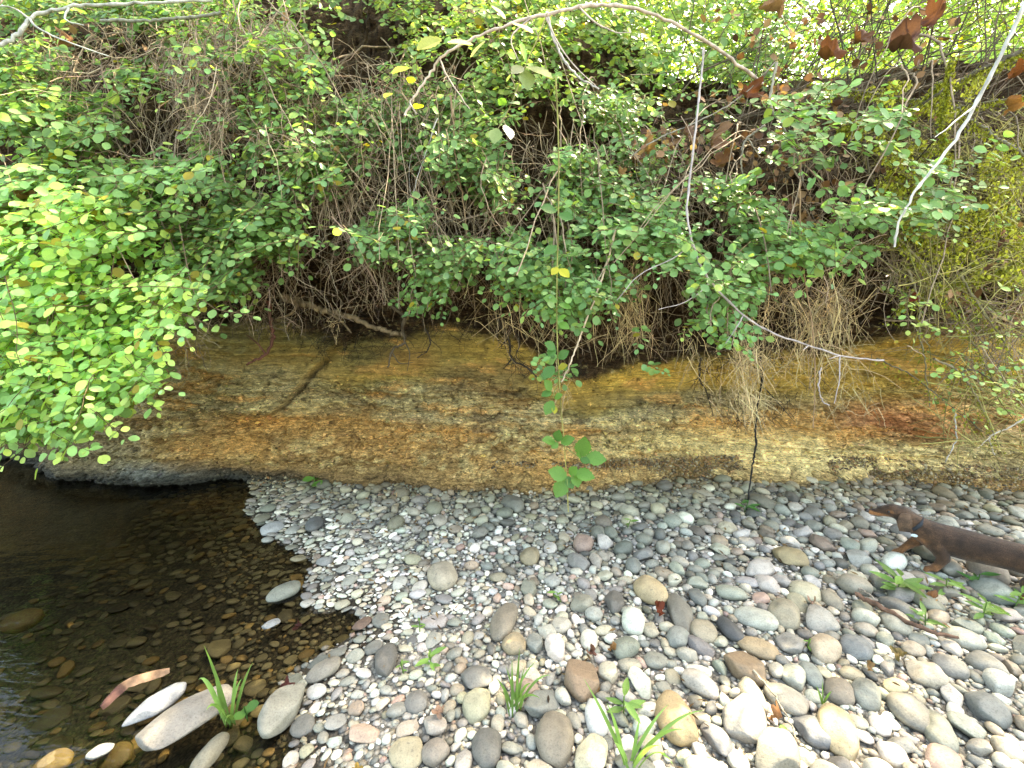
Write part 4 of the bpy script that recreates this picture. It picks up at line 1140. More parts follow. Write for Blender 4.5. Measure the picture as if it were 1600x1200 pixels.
branch('withered_stalk', 'thin brown vine hanging straight beside the yellow green leaf at the right', [(1250, 240), (1252, 330), (1256, 410), (1268, 500), (1275, 580), (1272, 668)], [2.2, 2.1], .004, .003, (.33, .21, .12), seed=18)
branch('withered_stalk', 'straw coloured stalk leaning across the thin brown vine', [(1313, 480), (1300, 520), (1285, 560), (1268, 600)], 2.15, .004, .003, (.45, .33, .15), seed=19)
branch('bare_twig', 'small pale hooked twig under the tip of the lilac branch', [(1283, 575), (1281, 600), (1284, 625), (1292, 632)], 1.95, .004, .003, LILAC, seed=20)
branch('bare_branch', 'kinked grey branch in the dark leaf litter at the upper right', [(1213, 98), (1207, 130), (1204, 165), (1222, 195), (1243, 228), (1257, 278)], 2.3, .007, .005, GREY, seed=21)
branch('bare_branch', 'short curved grey twig left of the kinked branch', [(1195, 195), (1168, 215), (1160, 245), (1166, 285)], 2.3, .006, .004, GREY, [[(1168, 215), (1190, 245)]], seed=22)
branch('bare_twig', 'thin white twig at the foot of the rusty clay, right', [(1492, 640), (1492, 675), (1490, 695), (1478, 720)], 2.1, .004, .003, PALE, seed=23)
branch('bare_twig', 'pale forked twig at the right edge over the grey clay', [(1612, 648), (1570, 668), (1545, 682), (1552, 710)], 1.95, .004, .003, (.42, .37, .30), [[(1545, 682), (1525, 700)]], seed=24)
branch('bare_twig', 'grey twig leaning from the upper middle leaves to the left', [(985, 245), (1030, 218), (1075, 200), (1150, 160), (1210, 100)], 2.4, .004, .003, GREY, seed=25)
branch('hanging_root', 'thin pale hooked root dangling left of the lilac branch', [(1040, 350), (1020, 395), (1005, 430), (990, 450)], 2.2, .0035, .002, (.42, .34, .27), seed=26)
# mossy slanting stems at the right
GM = 'mossy stems leaning over the right end of the bank'
mossy = [
 ([(1620, 70), (1560, 100), (1500, 128), (1440, 165), (1390, 215)], 2.5, .014, (.07, .06, .035), 900, 'thick dark mossy stem slanting up to the right edge near the top'),
 ([(1470, 130), (1440, 160), (1400, 185), (1350, 190), (1310, 200)], 2.5, .010, (.10, .10, .04), 1400, 'yellow mossy bough with hanging moss in the upper right'),
 ([(1610, 250), (1570, 220), (1530, 190), (1490, 165)], 2.3, .009, (.16, .15, .11), 300, 'grey mossy branch falling to the right edge below the thick dark stem'),
 ([(1310, 135), (1370, 145), (1440, 160), (1500, 165), (1600, 150)], 2.6, .008, (.12, .11, .06), 700, 'level mossy twig crossing the upper right thicket'),
 ([(1490, 90), (1480, 150), (1478, 200), (1490, 270)], 2.4, .008, (.12, .12, .04), 900, 'upright stem sleeved in hanging yellow moss'),
 ([(1610, 360), (1540, 345), (1470, 350), (1400, 365), (1340, 380)], 2.5, .007, (.14, .13, .05), 800, 'level mossy twig at mid height on the right'),
 ([(1610, 400), (1570, 420), (1520, 430), (1450, 450), (1400, 480)], 2.3, .006, (.13, .12, .04), 600, 'mossy twig running below the level one'),
 ([(1400, 370), (1440, 410), (1480, 470), (1520, 530), (1560, 600)], 2.2, .006, (.14, .12, .06), 300, 'mossy stem slanting down to the right across the ochre clay'),
 ([(1420, 420), (1440, 480), (1450, 560), (1456, 630)], 2.2, .006, (.20, .17, .10), 60, 'olive stem hanging down in front of the rusty clay'),
 ([(1370, 560), (1420, 590), (1480, 640), (1550, 700)], 2.1, .004, (.10, .08, .05), 60, 'slim dark twig slanting down over the rusty clay'),
 ([(1460, 560), (1500, 590), (1530, 640), (1545, 680)], 2.1, .006, (.22, .18, .12), 80, 'tan curved stem ending above the grey clay at the right'),
 ([(1480, 590), (1520, 575), (1570, 600), (1612, 620)], 2.05, .004, (.05, .04, .03), 60, 'fine black twig reaching to the right edge'),
 ([(1380, 500), (1460, 505), (1540, 515), (1612, 530)], 2.3, .005, (.18, .13, .08), 80, 'level brown twig across the ochre band at the right'),
 ([(1500, 430), (1540, 500), (1580, 560), (1612, 640)], 2.2, .006, (.16, .14, .08), 200, 'arching stem following the right edge'),
 ([(1355, 350), (1385, 300), (1430, 250), (1480, 215)], 2.5, .006, (.12, .10, .05), 400, 'mossy twig rising behind the bleached branch'),
]
for i, (pts, Yd, r_, col_, ms, lab) in enumerate(mossy):
    branch('mossy_branch', lab, pts, Yd, r_, r_ * .5, col_, seed=60 + i, moss=int(ms * 1.6), mat='bark', wob=.008, mossr=.018)
# slanting dark stems in the top right thicket
r7 = np.random.default_rng(77)
tangle('thicket_stems', [
  ([(1060, 40), (1330, 0), (1620, 0), (1620, 200), (1400, 330), (1150, 300)], lerp_v(0, 3.2, 330, 2.7), 260, (.5, 1.3), (.75, .1, .75), -.1, .18),
 ], np.array([.10, .075, .045]), rad=(.002, .006), seed=71, label='thin dark stems slanting up to the right through the sunlit thicket')
tangle('mossy_twigs', [
  ([(1340, 200), (1620, 150), (1620, 480), (1400, 460)], lerp_v(150, 2.8, 480, 2.3), 620, (.15, .5), (.4, -.2, .1), .5, .5),
  ([(1400, 420), (1620, 400), (1640, 700), (1480, 700)], lerp_v(400, 2.4, 700, 2.1), 170, (.2, .55), (.5, -.1, -.6), .2, .35),
 ], np.array([.30, .26, .09]), rad=(.0014, .0036), seed=72, label='mess of fine mossy olive twigs over the right end of the bank')
def moss_mass(areas, n, seed, label):
    r = np.random.default_rng(seed); Ps = []
    for pg, dep, cnt in areas:
        pg = np.asarray(pg, float); lo, hi = pg.min(0), pg.max(0)
        u = r.uniform(lo[0], hi[0], cnt * 6); v = r.uniform(lo[1], hi[1], cnt * 6)
        ok = inpoly(u, v, pg) & (fbm(u / 38, v / 50, seed=seed, octv=3) > .5); u, v = u[ok][:cnt], v[ok][:cnt]
        Ps.append(at(u, v, dep(u, v) + r.normal(0, .12, len(u))))
    P = np.concatenate(Ps); n = len(P)
    R = frames(r.normal(0, .5, (n, 3)) + np.array([0, 0, -1.]), r.normal(0, 1, (n, 3)))
    V, F, C = leaf_geo('simple', P, R, r.uniform(.008, .022, n), np.array([.33, .33, .045]) * r.uniform(.35, 1.6, (n, 1)))
    link('moss', make_mesh('moss', V, F, C), None, M['leaf_dry'], label, None, None, 'stuff')
moss_mass([([(1290, 130), (1540, 120), (1620, 220), (1620, 460), (1480, 430), (1380, 330), (1290, 230)], lerp_v(120, 2.7, 460, 2.35), 9000)], 0, 81, 'yellow green moss clinging to the twigs on the right of the bank')

# ------------------------------------------------------------------ the long bramble stem and its toothed leaves
def one_leaf(parent, root, base, tip, Yb, Yt, colour, width=.9, kind='tooth', face=(0, -.75, .6), name='leaf', petiole=None):
    B = at(base[0], base[1], Yb); T = at(tip[0], tip[1], Yt)
    d = T - B; L = float(np.linalg.norm(d)); n_ = nrm(np.array(face, float) + rng.normal(0, .12, 3))
    R = frames(d[None], n_[None])[0]
    o = bpy.data.objects.new(name, LM[kind]); COL.objects.link(o)
    Mx = Matrix.Translation(Vector(B - root)) @ Matrix(R.tolist()).to_4x4() @ Matrix.Diagonal((L, L * width, L, 1))
    if parent is not None: o.parent = parent; o.matrix_local = Mx
    o.color = tuple(colour) + (1,)
    return o
G1 = np.array([.13, .27, .055]); G2 = np.array([.085, .20, .05]); YL = np.array([.42, .38, .04])
stem_px = [(868, 120), (872, 200), (873, 280), (872, 360), (870, 450), (871, 540), (876, 630), (882, 700), (886, 760), (888, 800)]
Yst = np.linspace(2.0, 1.72, len(stem_px))
P = spline(at(*np.array(stem_px, float).T, Yst), 60); root = P[0].copy()
vine = thing('bramble_vine', 'long thin bramble stem hanging alone in the middle with toothed leaves at its end', 'vine', tuple(root))
V, F, C = tubes(P[None] - root, np.linspace(.0035, .002, 60)[None], 7, np.array([.24, .23, .07]))
C = C * (1 + .9 * np.clip((np.arange(len(C)) / len(C)) - .5, 0, 1)[:, None] * np.array([1, .75, .6]))
link('stem', make_mesh('stem', V, F, C), vine, M['wood'])
ll = [((862, 610), (852, 594), G1), ((862, 612), (846, 618), G2), ((864, 626), (852, 648), G1), ((866, 622), (878, 616), G1), ((866, 634), (867, 646), YL),
      ((868, 690), (848, 686), G1), ((870, 690), (873, 673), G2), ((872, 692), (862, 700), G1), ((876, 692), (897, 684), G1),
      ((908, 714), (914, 684), G1), ((914, 714), (948, 718), G1 * 1.1), ((908, 714), (902, 708), G1), ((906, 716), (922, 722), G2),
      ((886, 745), (858, 735), G1), ((884, 748), (868, 778), G1 * 1.1), ((886, 744), (896, 764), G2), ((897, 738), (930, 745), G1 * 1.1), ((897, 736), (905, 762), G1 * 1.15), ((890, 742), (900, 730), G1),
      ((868, 545), (852, 535), G2), ((868, 545), (856, 556), G2), ((872, 560), (888, 548), G2), ((866, 572), (848, 590), G2), ((872, 575), (886, 570), YL * .7),
      ((870, 330), (845, 322), G2), ((873, 335), (896, 340), G2), ((870, 385), (850, 395), G2), ((874, 420), (890, 432), YL * 1.3), ((872, 418), (862, 428), YL * 1.2),
      ((871, 470), (850, 465), G1), ((873, 475), (893, 480), G1), ((871, 500), (884, 492), G1 * 1.2), ((873, 505), (890, 512), G1 * 1.2)]
for b_, t_, c_ in ll:
    yb = float(np.interp(b_[1], [s_[1] for s_ in stem_px], Yst))
    w = math.hypot(b_[0] - t_[0], b_[1] - t_[1])
    one_leaf(vine, root, b_, t_, yb - .005, yb - .03, c_ * rng.uniform(.9, 1.1), .95)
for b_, e_ in (((884, 700), (908, 716)), ((887, 765), (897, 740)), ((887, 772), (886, 748)), ((872, 598), (863, 622))):
    yb = float(np.interp(b_[1], [s_[1] for s_ in stem_px], Yst))
    Q = np.linspace(at(*b_, yb), at(*e_, yb - .006), 6)
    link('leaf_stalk', make_mesh('leaf_stalk', *tubes(Q[None] - root, .0016, 5, np.array([.2, .26, .07]))), vine, M['wood'])
# sunlit bramble leaves with scorched rims on the arching cane
root = at(815, 60, 1.9)
sc_ = thing('bramble_spray', 'bramble leaves with brown scorched rims hanging under the arching cane', 'bramble', tuple(root))
for b_, t_, c_ in [((822, 98), (814, 60), G1 * 1.4), ((821, 104), (866, 116), (.30, .33, .12)), ((820, 108), (826, 138), (.30, .36, .16)), ((817, 104), (800, 112), (.38, .36, .22)),
                   ((780, 165), (790, 152), G1), ((796, 160), (812, 160), (.3, .38, .2)), ((776, 200), (772, 222), (.3, .38, .15)), ((790, 195), (800, 215), (.5, .5, .4)),
                   ((740, 70), (700, 60), (.5, .5, .2)), ((735, 90), (755, 60), (.5, .5, .3)), ((690, 60), (650, 72), (.45, .45, .1)), ((640, 105), (612, 110), (.40, .42, .05)),
                   ((640, 130), (645, 118), (.40, .42, .05)), ((790, 30), (770, 5), (.5, .5, .4)), ((800, 35), (835, 45), (.5, .5, .4)), ((648, 170), (660, 160), (.36, .40, .05)), ((612, 145), (600, 150), (.36, .40, .05))]:
    one_leaf(sc_, root, b_, t_, 1.9, 1.86, np.array(c_), .95, face=(.2, -.5, .8))
Q = spline(at(*np.array([(855, 20), (840, 60), (822, 100), (800, 160), (776, 205)], float).T, 1.9), 20)
link('stem', make_mesh('stem', *tubes(Q[None] - root, .002, 5, np.array([.3, .25, .12]))), sc_, M['wood'])

# ------------------------------------------------------------------ dead leaves
def lobed(seed):
    r = random.Random(seed); pts = []
    for k in range(30):
        a = k / 30 * 2 * math.pi; rr = .5 * (.62 + .38 * abs(math.cos(a * 2.5)) ** .7) * r.uniform(.85, 1.1)
        pts.append((rr * math.cos(a), rr * math.sin(a)))
    V = [(0, 0, 0)] + [(x * .55, y * .55, .10 * math.sin(5 * x) + .04 * r.uniform(-1, 1)) for x, y in pts] + [(x, y, .75 * abs(y) + .30 * math.sin(6 * x + seed) + .35 * x * x + .05 * r.uniform(-1, 1)) for x, y in pts]
    F = [(0, 1 + k, 1 + (k + 1) % 30) for k in range(30)]
    for k in range(30):
        a, b = 1 + k, 1 + (k + 1) % 30; F += [(a, a + 30, b + 30), (a, b + 30, b)]
    return np.array(V), np.array(F)
DL = [make_mesh('dead_leaf', *lobed(i)) for i in range(5)]
for m in DL: m.materials.append(M['leaf_dry'])
RB = (.24, .10, .05); PK = (.45, .28, .20); OB = (.33, .17, .07)
for i, (u, v, w, Yd, c_, lab) in enumerate([
    (1028, 960, 32, 0, (.20, .05, .025), 'curled dark red dead leaf on the gravel below the cream tan cobble'),
    (688, 1108, 30, 0, PK, 'pink tan dead leaf on the shingle near the bottom, left of the grass tuft'),
    (925, 1024, 24, 0, (.22, .10, .07), 'crumpled red brown leaf scrap above the chipped brown cobble'),
    (957, 1020, 22, 0, OB, 'folded tan dead leaf standing beside the crumpled red scrap'),
    (1212, 1130, 42, 0, (.36, .17, .08), 'orange brown dead leaf between cobbles near the bottom right'),
    (1355, 1050, 22, 0, (.30, .18, .08), 'small tan leaf scrap behind the long cream flake'),
    (1405, 1032, 34, 0, (.22, .16, .06), 'olive brown leaf litter clump right of the blue grey cobble'),
    (1268, 948, 20, 0, PK, 'pinkish leaf fragment left of the pale sunlit cobble'),
    (1450, 940, 28, 0, (.35, .16, .09), 'red brown dead leaf under the narrow leaved weeds near the dog'),
    (557, 1195, 30, 0, (.38, .24, .06), 'mustard dead leaf at the bottom edge beside the water'),
    (465, 965, 26, 0, (.10, .035, .03), 'dark wine red leaf soaking at the water edge'),
    (445, 1060, 30, 0, (.13, .045, .04), 'wet maroon leaf by the two toned stone'),
    (1118, 215, 60, 2.4, (.32, .17, .10), 'large pale brown dead leaf hanging right of the upper middle leaves'),
    (1075, 205, 40, 2.4, (.28, .16, .11), 'smaller dull brown dead leaf left of the large pale one'),
    (1130, 250, 50, 2.45, (.30, .15, .08), 'dead leaf hanging beneath the large pale brown one'),
    (1170, 145, 46, 2.4, (.22, .08, .04), 'dark russet curled leaf beside the kinked grey branch'),
    (1205, 15, 56, 2.4, (.36, .20, .12), 'tan dead leaf at the top edge right of the middle'),
    (1410, 70, 74, 2.4, (.15, .07, .055), 'biggest clump of dark purple brown dead leaf at the top right'),
    (1300, 85, 56, 2.4, (.26, .10, .05), 'russet dead leaf left of the dark purple brown clump'),
    (1345, 60, 50, 2.5, (.20, .09, .05), 'brown dead leaf between the russet one and the dark clump'),
    (1460, 25, 50, 2.4, (.17, .07, .05), 'dark dead leaf above the thick mossy stem near the top right'),
    (1590, 115, 40, 2.2, (.26, .09, .04), 'rust red dead leaf at the right edge'),
    (1575, 165, 40, 2.2, (.32, .15, .06), 'orange brown dead leaf just below the rust red one'),
    (1010, 235, 44, 2.5, (.40, .24, .13), 'pale tan dead leaf right of the dark gap in the middle'),
    (970, 270, 30, 2.5, (.42, .24, .10), 'small orange tan dead leaf below the pale tan one'),
    (110, 65, 40, 2.5, (.30, .15, .08), 'brown dead leaf in the top left shrubs'),
    (730, 220, 26, 2.4, (.30, .16, .07), 'small brown dead leaf beside the upright dead stem'),
    (1425, 465, 24, 2.2, (.26, .05, .03), 'dark red dead leaf caught in twigs above the ochre clay at the right'),
    (45, 305, 34, 2.1, (.30, .16, .07), 'brown dead leaf inside the left bushes'),
    ]):
    o = link('dead_leaf', DL[i % 5], label=lab, cat='dead leaf')
    if Yd: p = at(u, v, Yd)
    else:
        p = on_ground(u, v, .07); p[2] = max(float(ground_z(p[0], p[1])), -.003) + .035
    d = to_px(p)[2]; s_ = w / FPX * d * .72; c_ = np.array(c_) * .7
    o.location = p; o.scale = (s_, s_ * rng.uniform(.7, 1), s_)
    o.rotation_euler = (rng.uniform(.2, .7), rng.normal(0, .4), rng.uniform(0, 6)) if not Yd else (rng.uniform(.9, 1.5), rng.normal(0, .5), rng.normal(0, .8))
    o.color = tuple(c_) + (1,)

def litter(name, areas, n0, seed, label, pal, sz):
    r = np.random.default_rng(seed); Ps = []
    for pg, dep, cnt in areas:
        pg = np.asarray(pg, float); lo, hi = pg.min(0), pg.max(0)
        u = r.uniform(lo[0], hi[0], cnt * 6); v = r.uniform(lo[1], hi[1], cnt * 6)
        ok = inpoly(u, v, pg) & (fbm(u / 45, v / 45, seed=seed, octv=3) > .47); u, v = u[ok][:cnt], v[ok][:cnt]
        Ps.append(at(u, v, dep(u, v) + r.normal(0, .12, len(u))))
    P = np.concatenate(Ps); n = len(P)
    R = frames(r.normal(0, 1, (n, 3)), r.normal(0, 1, (n, 3)) + np.array([0, -.6, .5]))
    pal = np.array(pal)
    V, F, C = leaf_geo('tooth', P, R, r.uniform(*sz, n), pal[r.integers(0, len(pal), n)] * r.uniform(.5, 1.4, (n, 1)))
    link(name, make_mesh(name, V, F, C), None, M['leaf_dry'], label, None, None, 'stuff')
litter('leaf_litter', [([(980, 170), (1200, 130), (1420, 200), (1460, 380), (1250, 420), (1080, 300), (980, 280)], lerp_v(130, 2.75, 420, 2.5), 700),
                       ([(1080, 20), (1500, 10), (1500, 180), (1250, 170)], lerp_v(0, 2.9, 180, 2.6), 160),
                       ([(1380, 380), (1600, 350), (1620, 520), (1440, 520)], lerp_v(350, 2.5, 520, 2.4), 200),
                       ([(60, 60), (450, 10), (560, 250), (300, 220)], lerp_v(0, 2.9, 250, 2.6), 200)], 0, 83,
       'brown dead leaf litter caught in the twigs on the bank slope', [(.20, .10, .055), (.30, .17, .09), (.12, .06, .04), (.38, .24, .14)], (.02, .055))

# ------------------------------------------------------------------ weeds and grass
def gpoint(u, v, lift=.02):
    p = on_ground(u, v, .07); p[2] = max(float(ground_z(p[0], p[1])), -.01) + lift; return p
def blade(parent, root, base, tip, sag, w, colour, name='blade', n=9):
    B, T = np.asarray(base, float), np.asarray(tip, float)
    t_ = np.linspace(0, 1, n)[:, None]
    mid = (B + T) / 2 + np.array([0, 0, sag]); P = B * (1 - t_) ** 2 + 2 * mid * t_ * (1 - t_) + T * t_ ** 2
    tn = nrm(np.gradient(P, axis=0)); sv = nrm(np.cross(tn, np.array([rng.normal(0, .3), -.8, .5])))
    ww = w * np.clip(np.minimum(.35 + 3 * t_, (1 - t_) * 2.2), .02, 1)
    nn_ = np.cross(tn, sv)
    V = np.concatenate([P - sv * ww, P + nn_ * ww * .35, P + sv * ww]) - root
    F = [(i, i + 1, n + i + 1, n + i) for i in range(n - 1)] + [(n + i, n + i + 1, 2 * n + i + 1, 2 * n + i) for i in range(n - 1)]
    link(name, make_mesh(name, V, np.array(F), np.tile(colour, (len(V), 1)) * (1 + .3 * (np.tile(t_, (3, 1)) - .5))), parent, M['grass'])
GB = np.array([.17, .29, .075])
def grass(label, u, v, blades, w=.004, colour=GB, name='grass_tuft', cat='grass'):
    b0 = gpoint(u, v); th = thing(name, label, cat, tuple(b0))
    for (tu, tv, dy, sag) in blades:
        T = at(tu, tv, b0[1] + dy)
        blade(th, b0, b0 + np.array([rng.normal(0, .008), rng.normal(0, .008), -.02]), T, sag, w * rng.uniform(.8, 1.2), colour * rng.uniform(.8, 1.2))
    return th
grass('bright green grass tuft growing at the upper end of the largest grey slab', 352, 1100, [(318, 1008, -.02, .06), (310, 1062, .0, .12), (395, 1035, .02, .04), (372, 1045, .04, .05), (322, 1110, -.06, .09), (345, 1125, -.08, .08), (378, 1060, -.02, .05), (334, 1040, .02, .03), (352, 1130, -.10, .06)], .0055)
grass('thin grass tuft growing in the shingle near the bottom middle', 802, 1098, [(812, 1012, 0, .02), (790, 1040, 0, .02), (838, 1032, .02, .05), (862, 1055, .02, .08), (776, 1060, 0, .03), (820, 1040, .03, .02), (830, 1068, -.02, .05), (785, 1080, -.04, .05), (845, 1092, -.05, .06), (800, 1030, .02, .02), (808, 1050, -.03, .02), (822, 1085, -.05, .04)], .0035)
grass('tall broad grass blades at the bottom edge right of the white egg cobble', 985, 1195, [(948, 1098, .0, .05), (1100, 1110, .05, .09), (1045, 1100, .06, .05), (1068, 1140, -.02, .08), (960, 1160, -.05, .03), (1052, 1195, -.08, .10), (912, 1060, .05, .03), (1000, 1120, .05, .03), (1030, 1165, -.1, .05)], .0052, GB * 1.25)
grass('tiny pale grass sprig on the cobbles near the bottom right', 1290, 1100, [(1275, 1070, 0, .01), (1300, 1080, 0, .02), (1285, 1062, .02, .01)], .003)
def weed(label, u, v, size, n, colour=GB, kind='lance', name='weed', lift=.03, wide=1.0):
    b0 = gpoint(u, v, lift); th = thing(name, label, 'weed', tuple(b0)); d = to_px(b0)[2]; L = size / FPX * d
    h = L * .5
    Q = np.linspace(b0 - np.array([0, 0, .03]), b0 + np.array([rng.normal(0, .01), 0, h]), 6)
    link('stem', make_mesh('stem', *tubes(Q[None] - b0, .0022, 5, colour * .8)), th, M['grass'])
    a0 = rng.uniform(0, 6)
    for k in range(n):
        a = a0 + k * 2.4; q = Q[2 + k % 4]
        dirv = np.array([math.cos(a), math.sin(a) * .8, rng.uniform(-.15, .45)]); R = frames(dirv[None], np.array([[0, -.35, 1.]]))[0]
        o = bpy.data.objects.new('leaf', LM[kind]); COL.objects.link(o); o.parent = th
        l = L * rng.uniform(.65, 1.05)
        o.matrix_local = Matrix.Translation(Vector(q - b0)) @ Matrix(R.tolist()).to_4x4() @ Matrix.Diagonal((l, l * wide, l, 1))
        o.color = tuple(colour * rng.uniform(.75, 1.3)) + (1,)
weed('largest narrow leaved weed on the gravel just in front of the dog', 1402, 925, 42, 11)
weed('narrow leaved weed under the belly of the dog, right of the largest one', 1478, 925, 34, 7)
weed('sprawling weed by the right edge below the dog', 1535, 965, 38, 9)
weed('weed cut by the right edge beside the sprawling one', 1585, 948, 34, 8)
weed('small weed standing alone below the largest narrow leaved one', 1447, 975, 28, 6)
weed('dark leaved seedling near the hind paw of the dog', 1525, 915, 26, 5, G2)
weed('small bright weed on the shingle left of the thin grass tuft', 674, 1030, 30, 7, GB * 1.1)
weed('tiny seedling left of the small bright weed', 630, 1034, 16, 4)
weed('tiny seedling among pale pebbles in the middle of the shingle', 877, 934, 16, 4)
weed('little yellow green seedling near the fine gravel at the inlet', 655, 970, 15, 4)
weed('two leaved bright seedling at the far end of the water by the bank', 491, 750, 20, 3, G1, 'oval', wide=1.1)
weed('seedling at the bank foot right of the black hanging root', 1163, 798, 24, 5, G2)
weed('broad leaved weed next to the white egg shaped cobble', 975, 1108, 38, 6, GB * 1.1, wide=1.0)
weed('tiny green plant between cobbles near the bottom right', 1215, 1150, 16, 3, GB, 'oval', wide=1)
weed('round leaf seedling at the water edge by the largest slab', 382, 1092, 24, 3, G2, 'oval', wide=1.1)
weed('pale green seedling between stones in the far middle gravel', 980, 822, 16, 4)
weed('fresh seedling left of the flat tan slab', 1262, 1010, 14, 3)
nd_ = 2600
x = rng.uniform(-1.2, 3.6, nd_); y = foot_y(x) - np.abs(rng.normal(0, .9, nd_)) - .05
k_ = (water_sd(x, y) > .06) & (y > .85) & (fbm(x * 3, y * 3, seed=131) > .47); x, y = x[k_], y[k_]; nd_ = len(x)
P = np.stack([x, y, ground_z(x, y) + rng.uniform(.012, .045, nd_)], -1)
R = frames(rng.normal(0, 1, (nd_, 3)) * np.array([1, 1, .25]), rng.normal(0, .5, (nd_, 3)) + np.array([0, 0, 1.]))
pal_ = np.array([(.10, .06, .035), (.20, .12, .06), (.05, .035, .025), (.28, .18, .09)])
V, F, C = leaf_geo('lance', P, R, rng.uniform(.010, .034, nd_), pal_[rng.integers(0, 4, nd_)] * rng.uniform(.6, 1.2, (nd_, 1)))
link('leaf_debris', make_mesh('leaf_debris', V, F, C), None, M['leaf_dry'], 'brown leaf and bark scraps scattered between the pebbles', None, None, 'stuff')
# twigs and bark on the ground
def ground_stick(name, label, pts, r0, r1, colour, lift=.045, cat='stick', zmin=None):
    P = np.array([gpoint(u, v, lift) for u, v in pts])
    if zmin is not None: P[:, 2] = np.maximum(P[:, 2], zmin)
    P = spline(P, 24); P[1:-1] += rng.normal(0, .003, P[1:-1].shape); root = P[0].copy()
    V, F, C = tubes(P[None] - root, np.linspace(r0, r1, 24)[None] * rng.uniform(.8, 1.2, (1, 24)), 8, np.array(colour)); C = C * rng.uniform(.7, 1.25, (len(C), 1))
    o = link(name, make_mesh(name, V, F, C), None, M['wood'], label, cat); o.location = root; return o
ground_stick('rotten_twig', 'brown rotten twig lying across the cobbles below the dog', [(1335, 940), (1372, 960), (1410, 980), (1452, 998), (1495, 1008)], .010, .005, (.16, .09, .06))
ground_stick('thin_twig', 'thin bleached twig on the shingle beside the rotten twig', [(1300, 905), (1340, 930), (1370, 950)], .004, .003, (.40, .33, .26))
ground_stick('thin_twig', 'fine grey twig between the large cobbles at the bottom right', [(1175, 1060), (1215, 1110), (1245, 1170)], .003, .002, (.3, .26, .2))
ground_stick('thin_twig', 'short fine twig on the fine gravel above the pale rounded stone', [(618, 880), (650, 884), (690, 880)], .0025, .002, (.3, .24, .18))
P_ = [on_ground(u, v, .012) for u, v in ((158, 1110), (178, 1090), (200, 1072), (232, 1060), (266, 1050))]
Pb = spline(P_, 16); Pb[:, 2] += .006 * np.sin(np.linspace(0, 3.1, 16)) + .002
rootb = Pb[0].copy(); sv = nrm(np.cross(nrm(np.gradient(Pb, axis=0)), [0, 0, 1.])); w_ = np.array([.006, .013, .015, .016, .017, .02, .021, .018, .022, .024, .02, .022, .021, .018, .016, .006])[:, None]
rows = [Pb - sv * w_, Pb - sv * w_ * .5 + [0, 0, .010], Pb + [0, 0, .014], Pb + sv * w_ * .5 + [0, 0, .009], Pb + sv * w_]
V = np.concatenate(rows) - rootb; n = 16
F = np.array([(j * n + i, j * n + i + 1, (j + 1) * n + i + 1, (j + 1) * n + i) for j in range(4) for i in range(n - 1)])
tt = np.tile(np.linspace(0, 1, n), 5)[:, None]
C = np.array([.075, .035, .03]) * (1 - smooth(.35, .5, tt)) + np.array([.30, .18, .11]) * smooth(.35, .5, tt)
o = link('bark_strip', make_mesh('bark_strip', V, F, C * rng.uniform(.75, 1.15, (len(V), 1))), None, M['wood'], 'reddish strip of bark floating in the water behind the largest grey slab', 'bark'); o.location = rootb
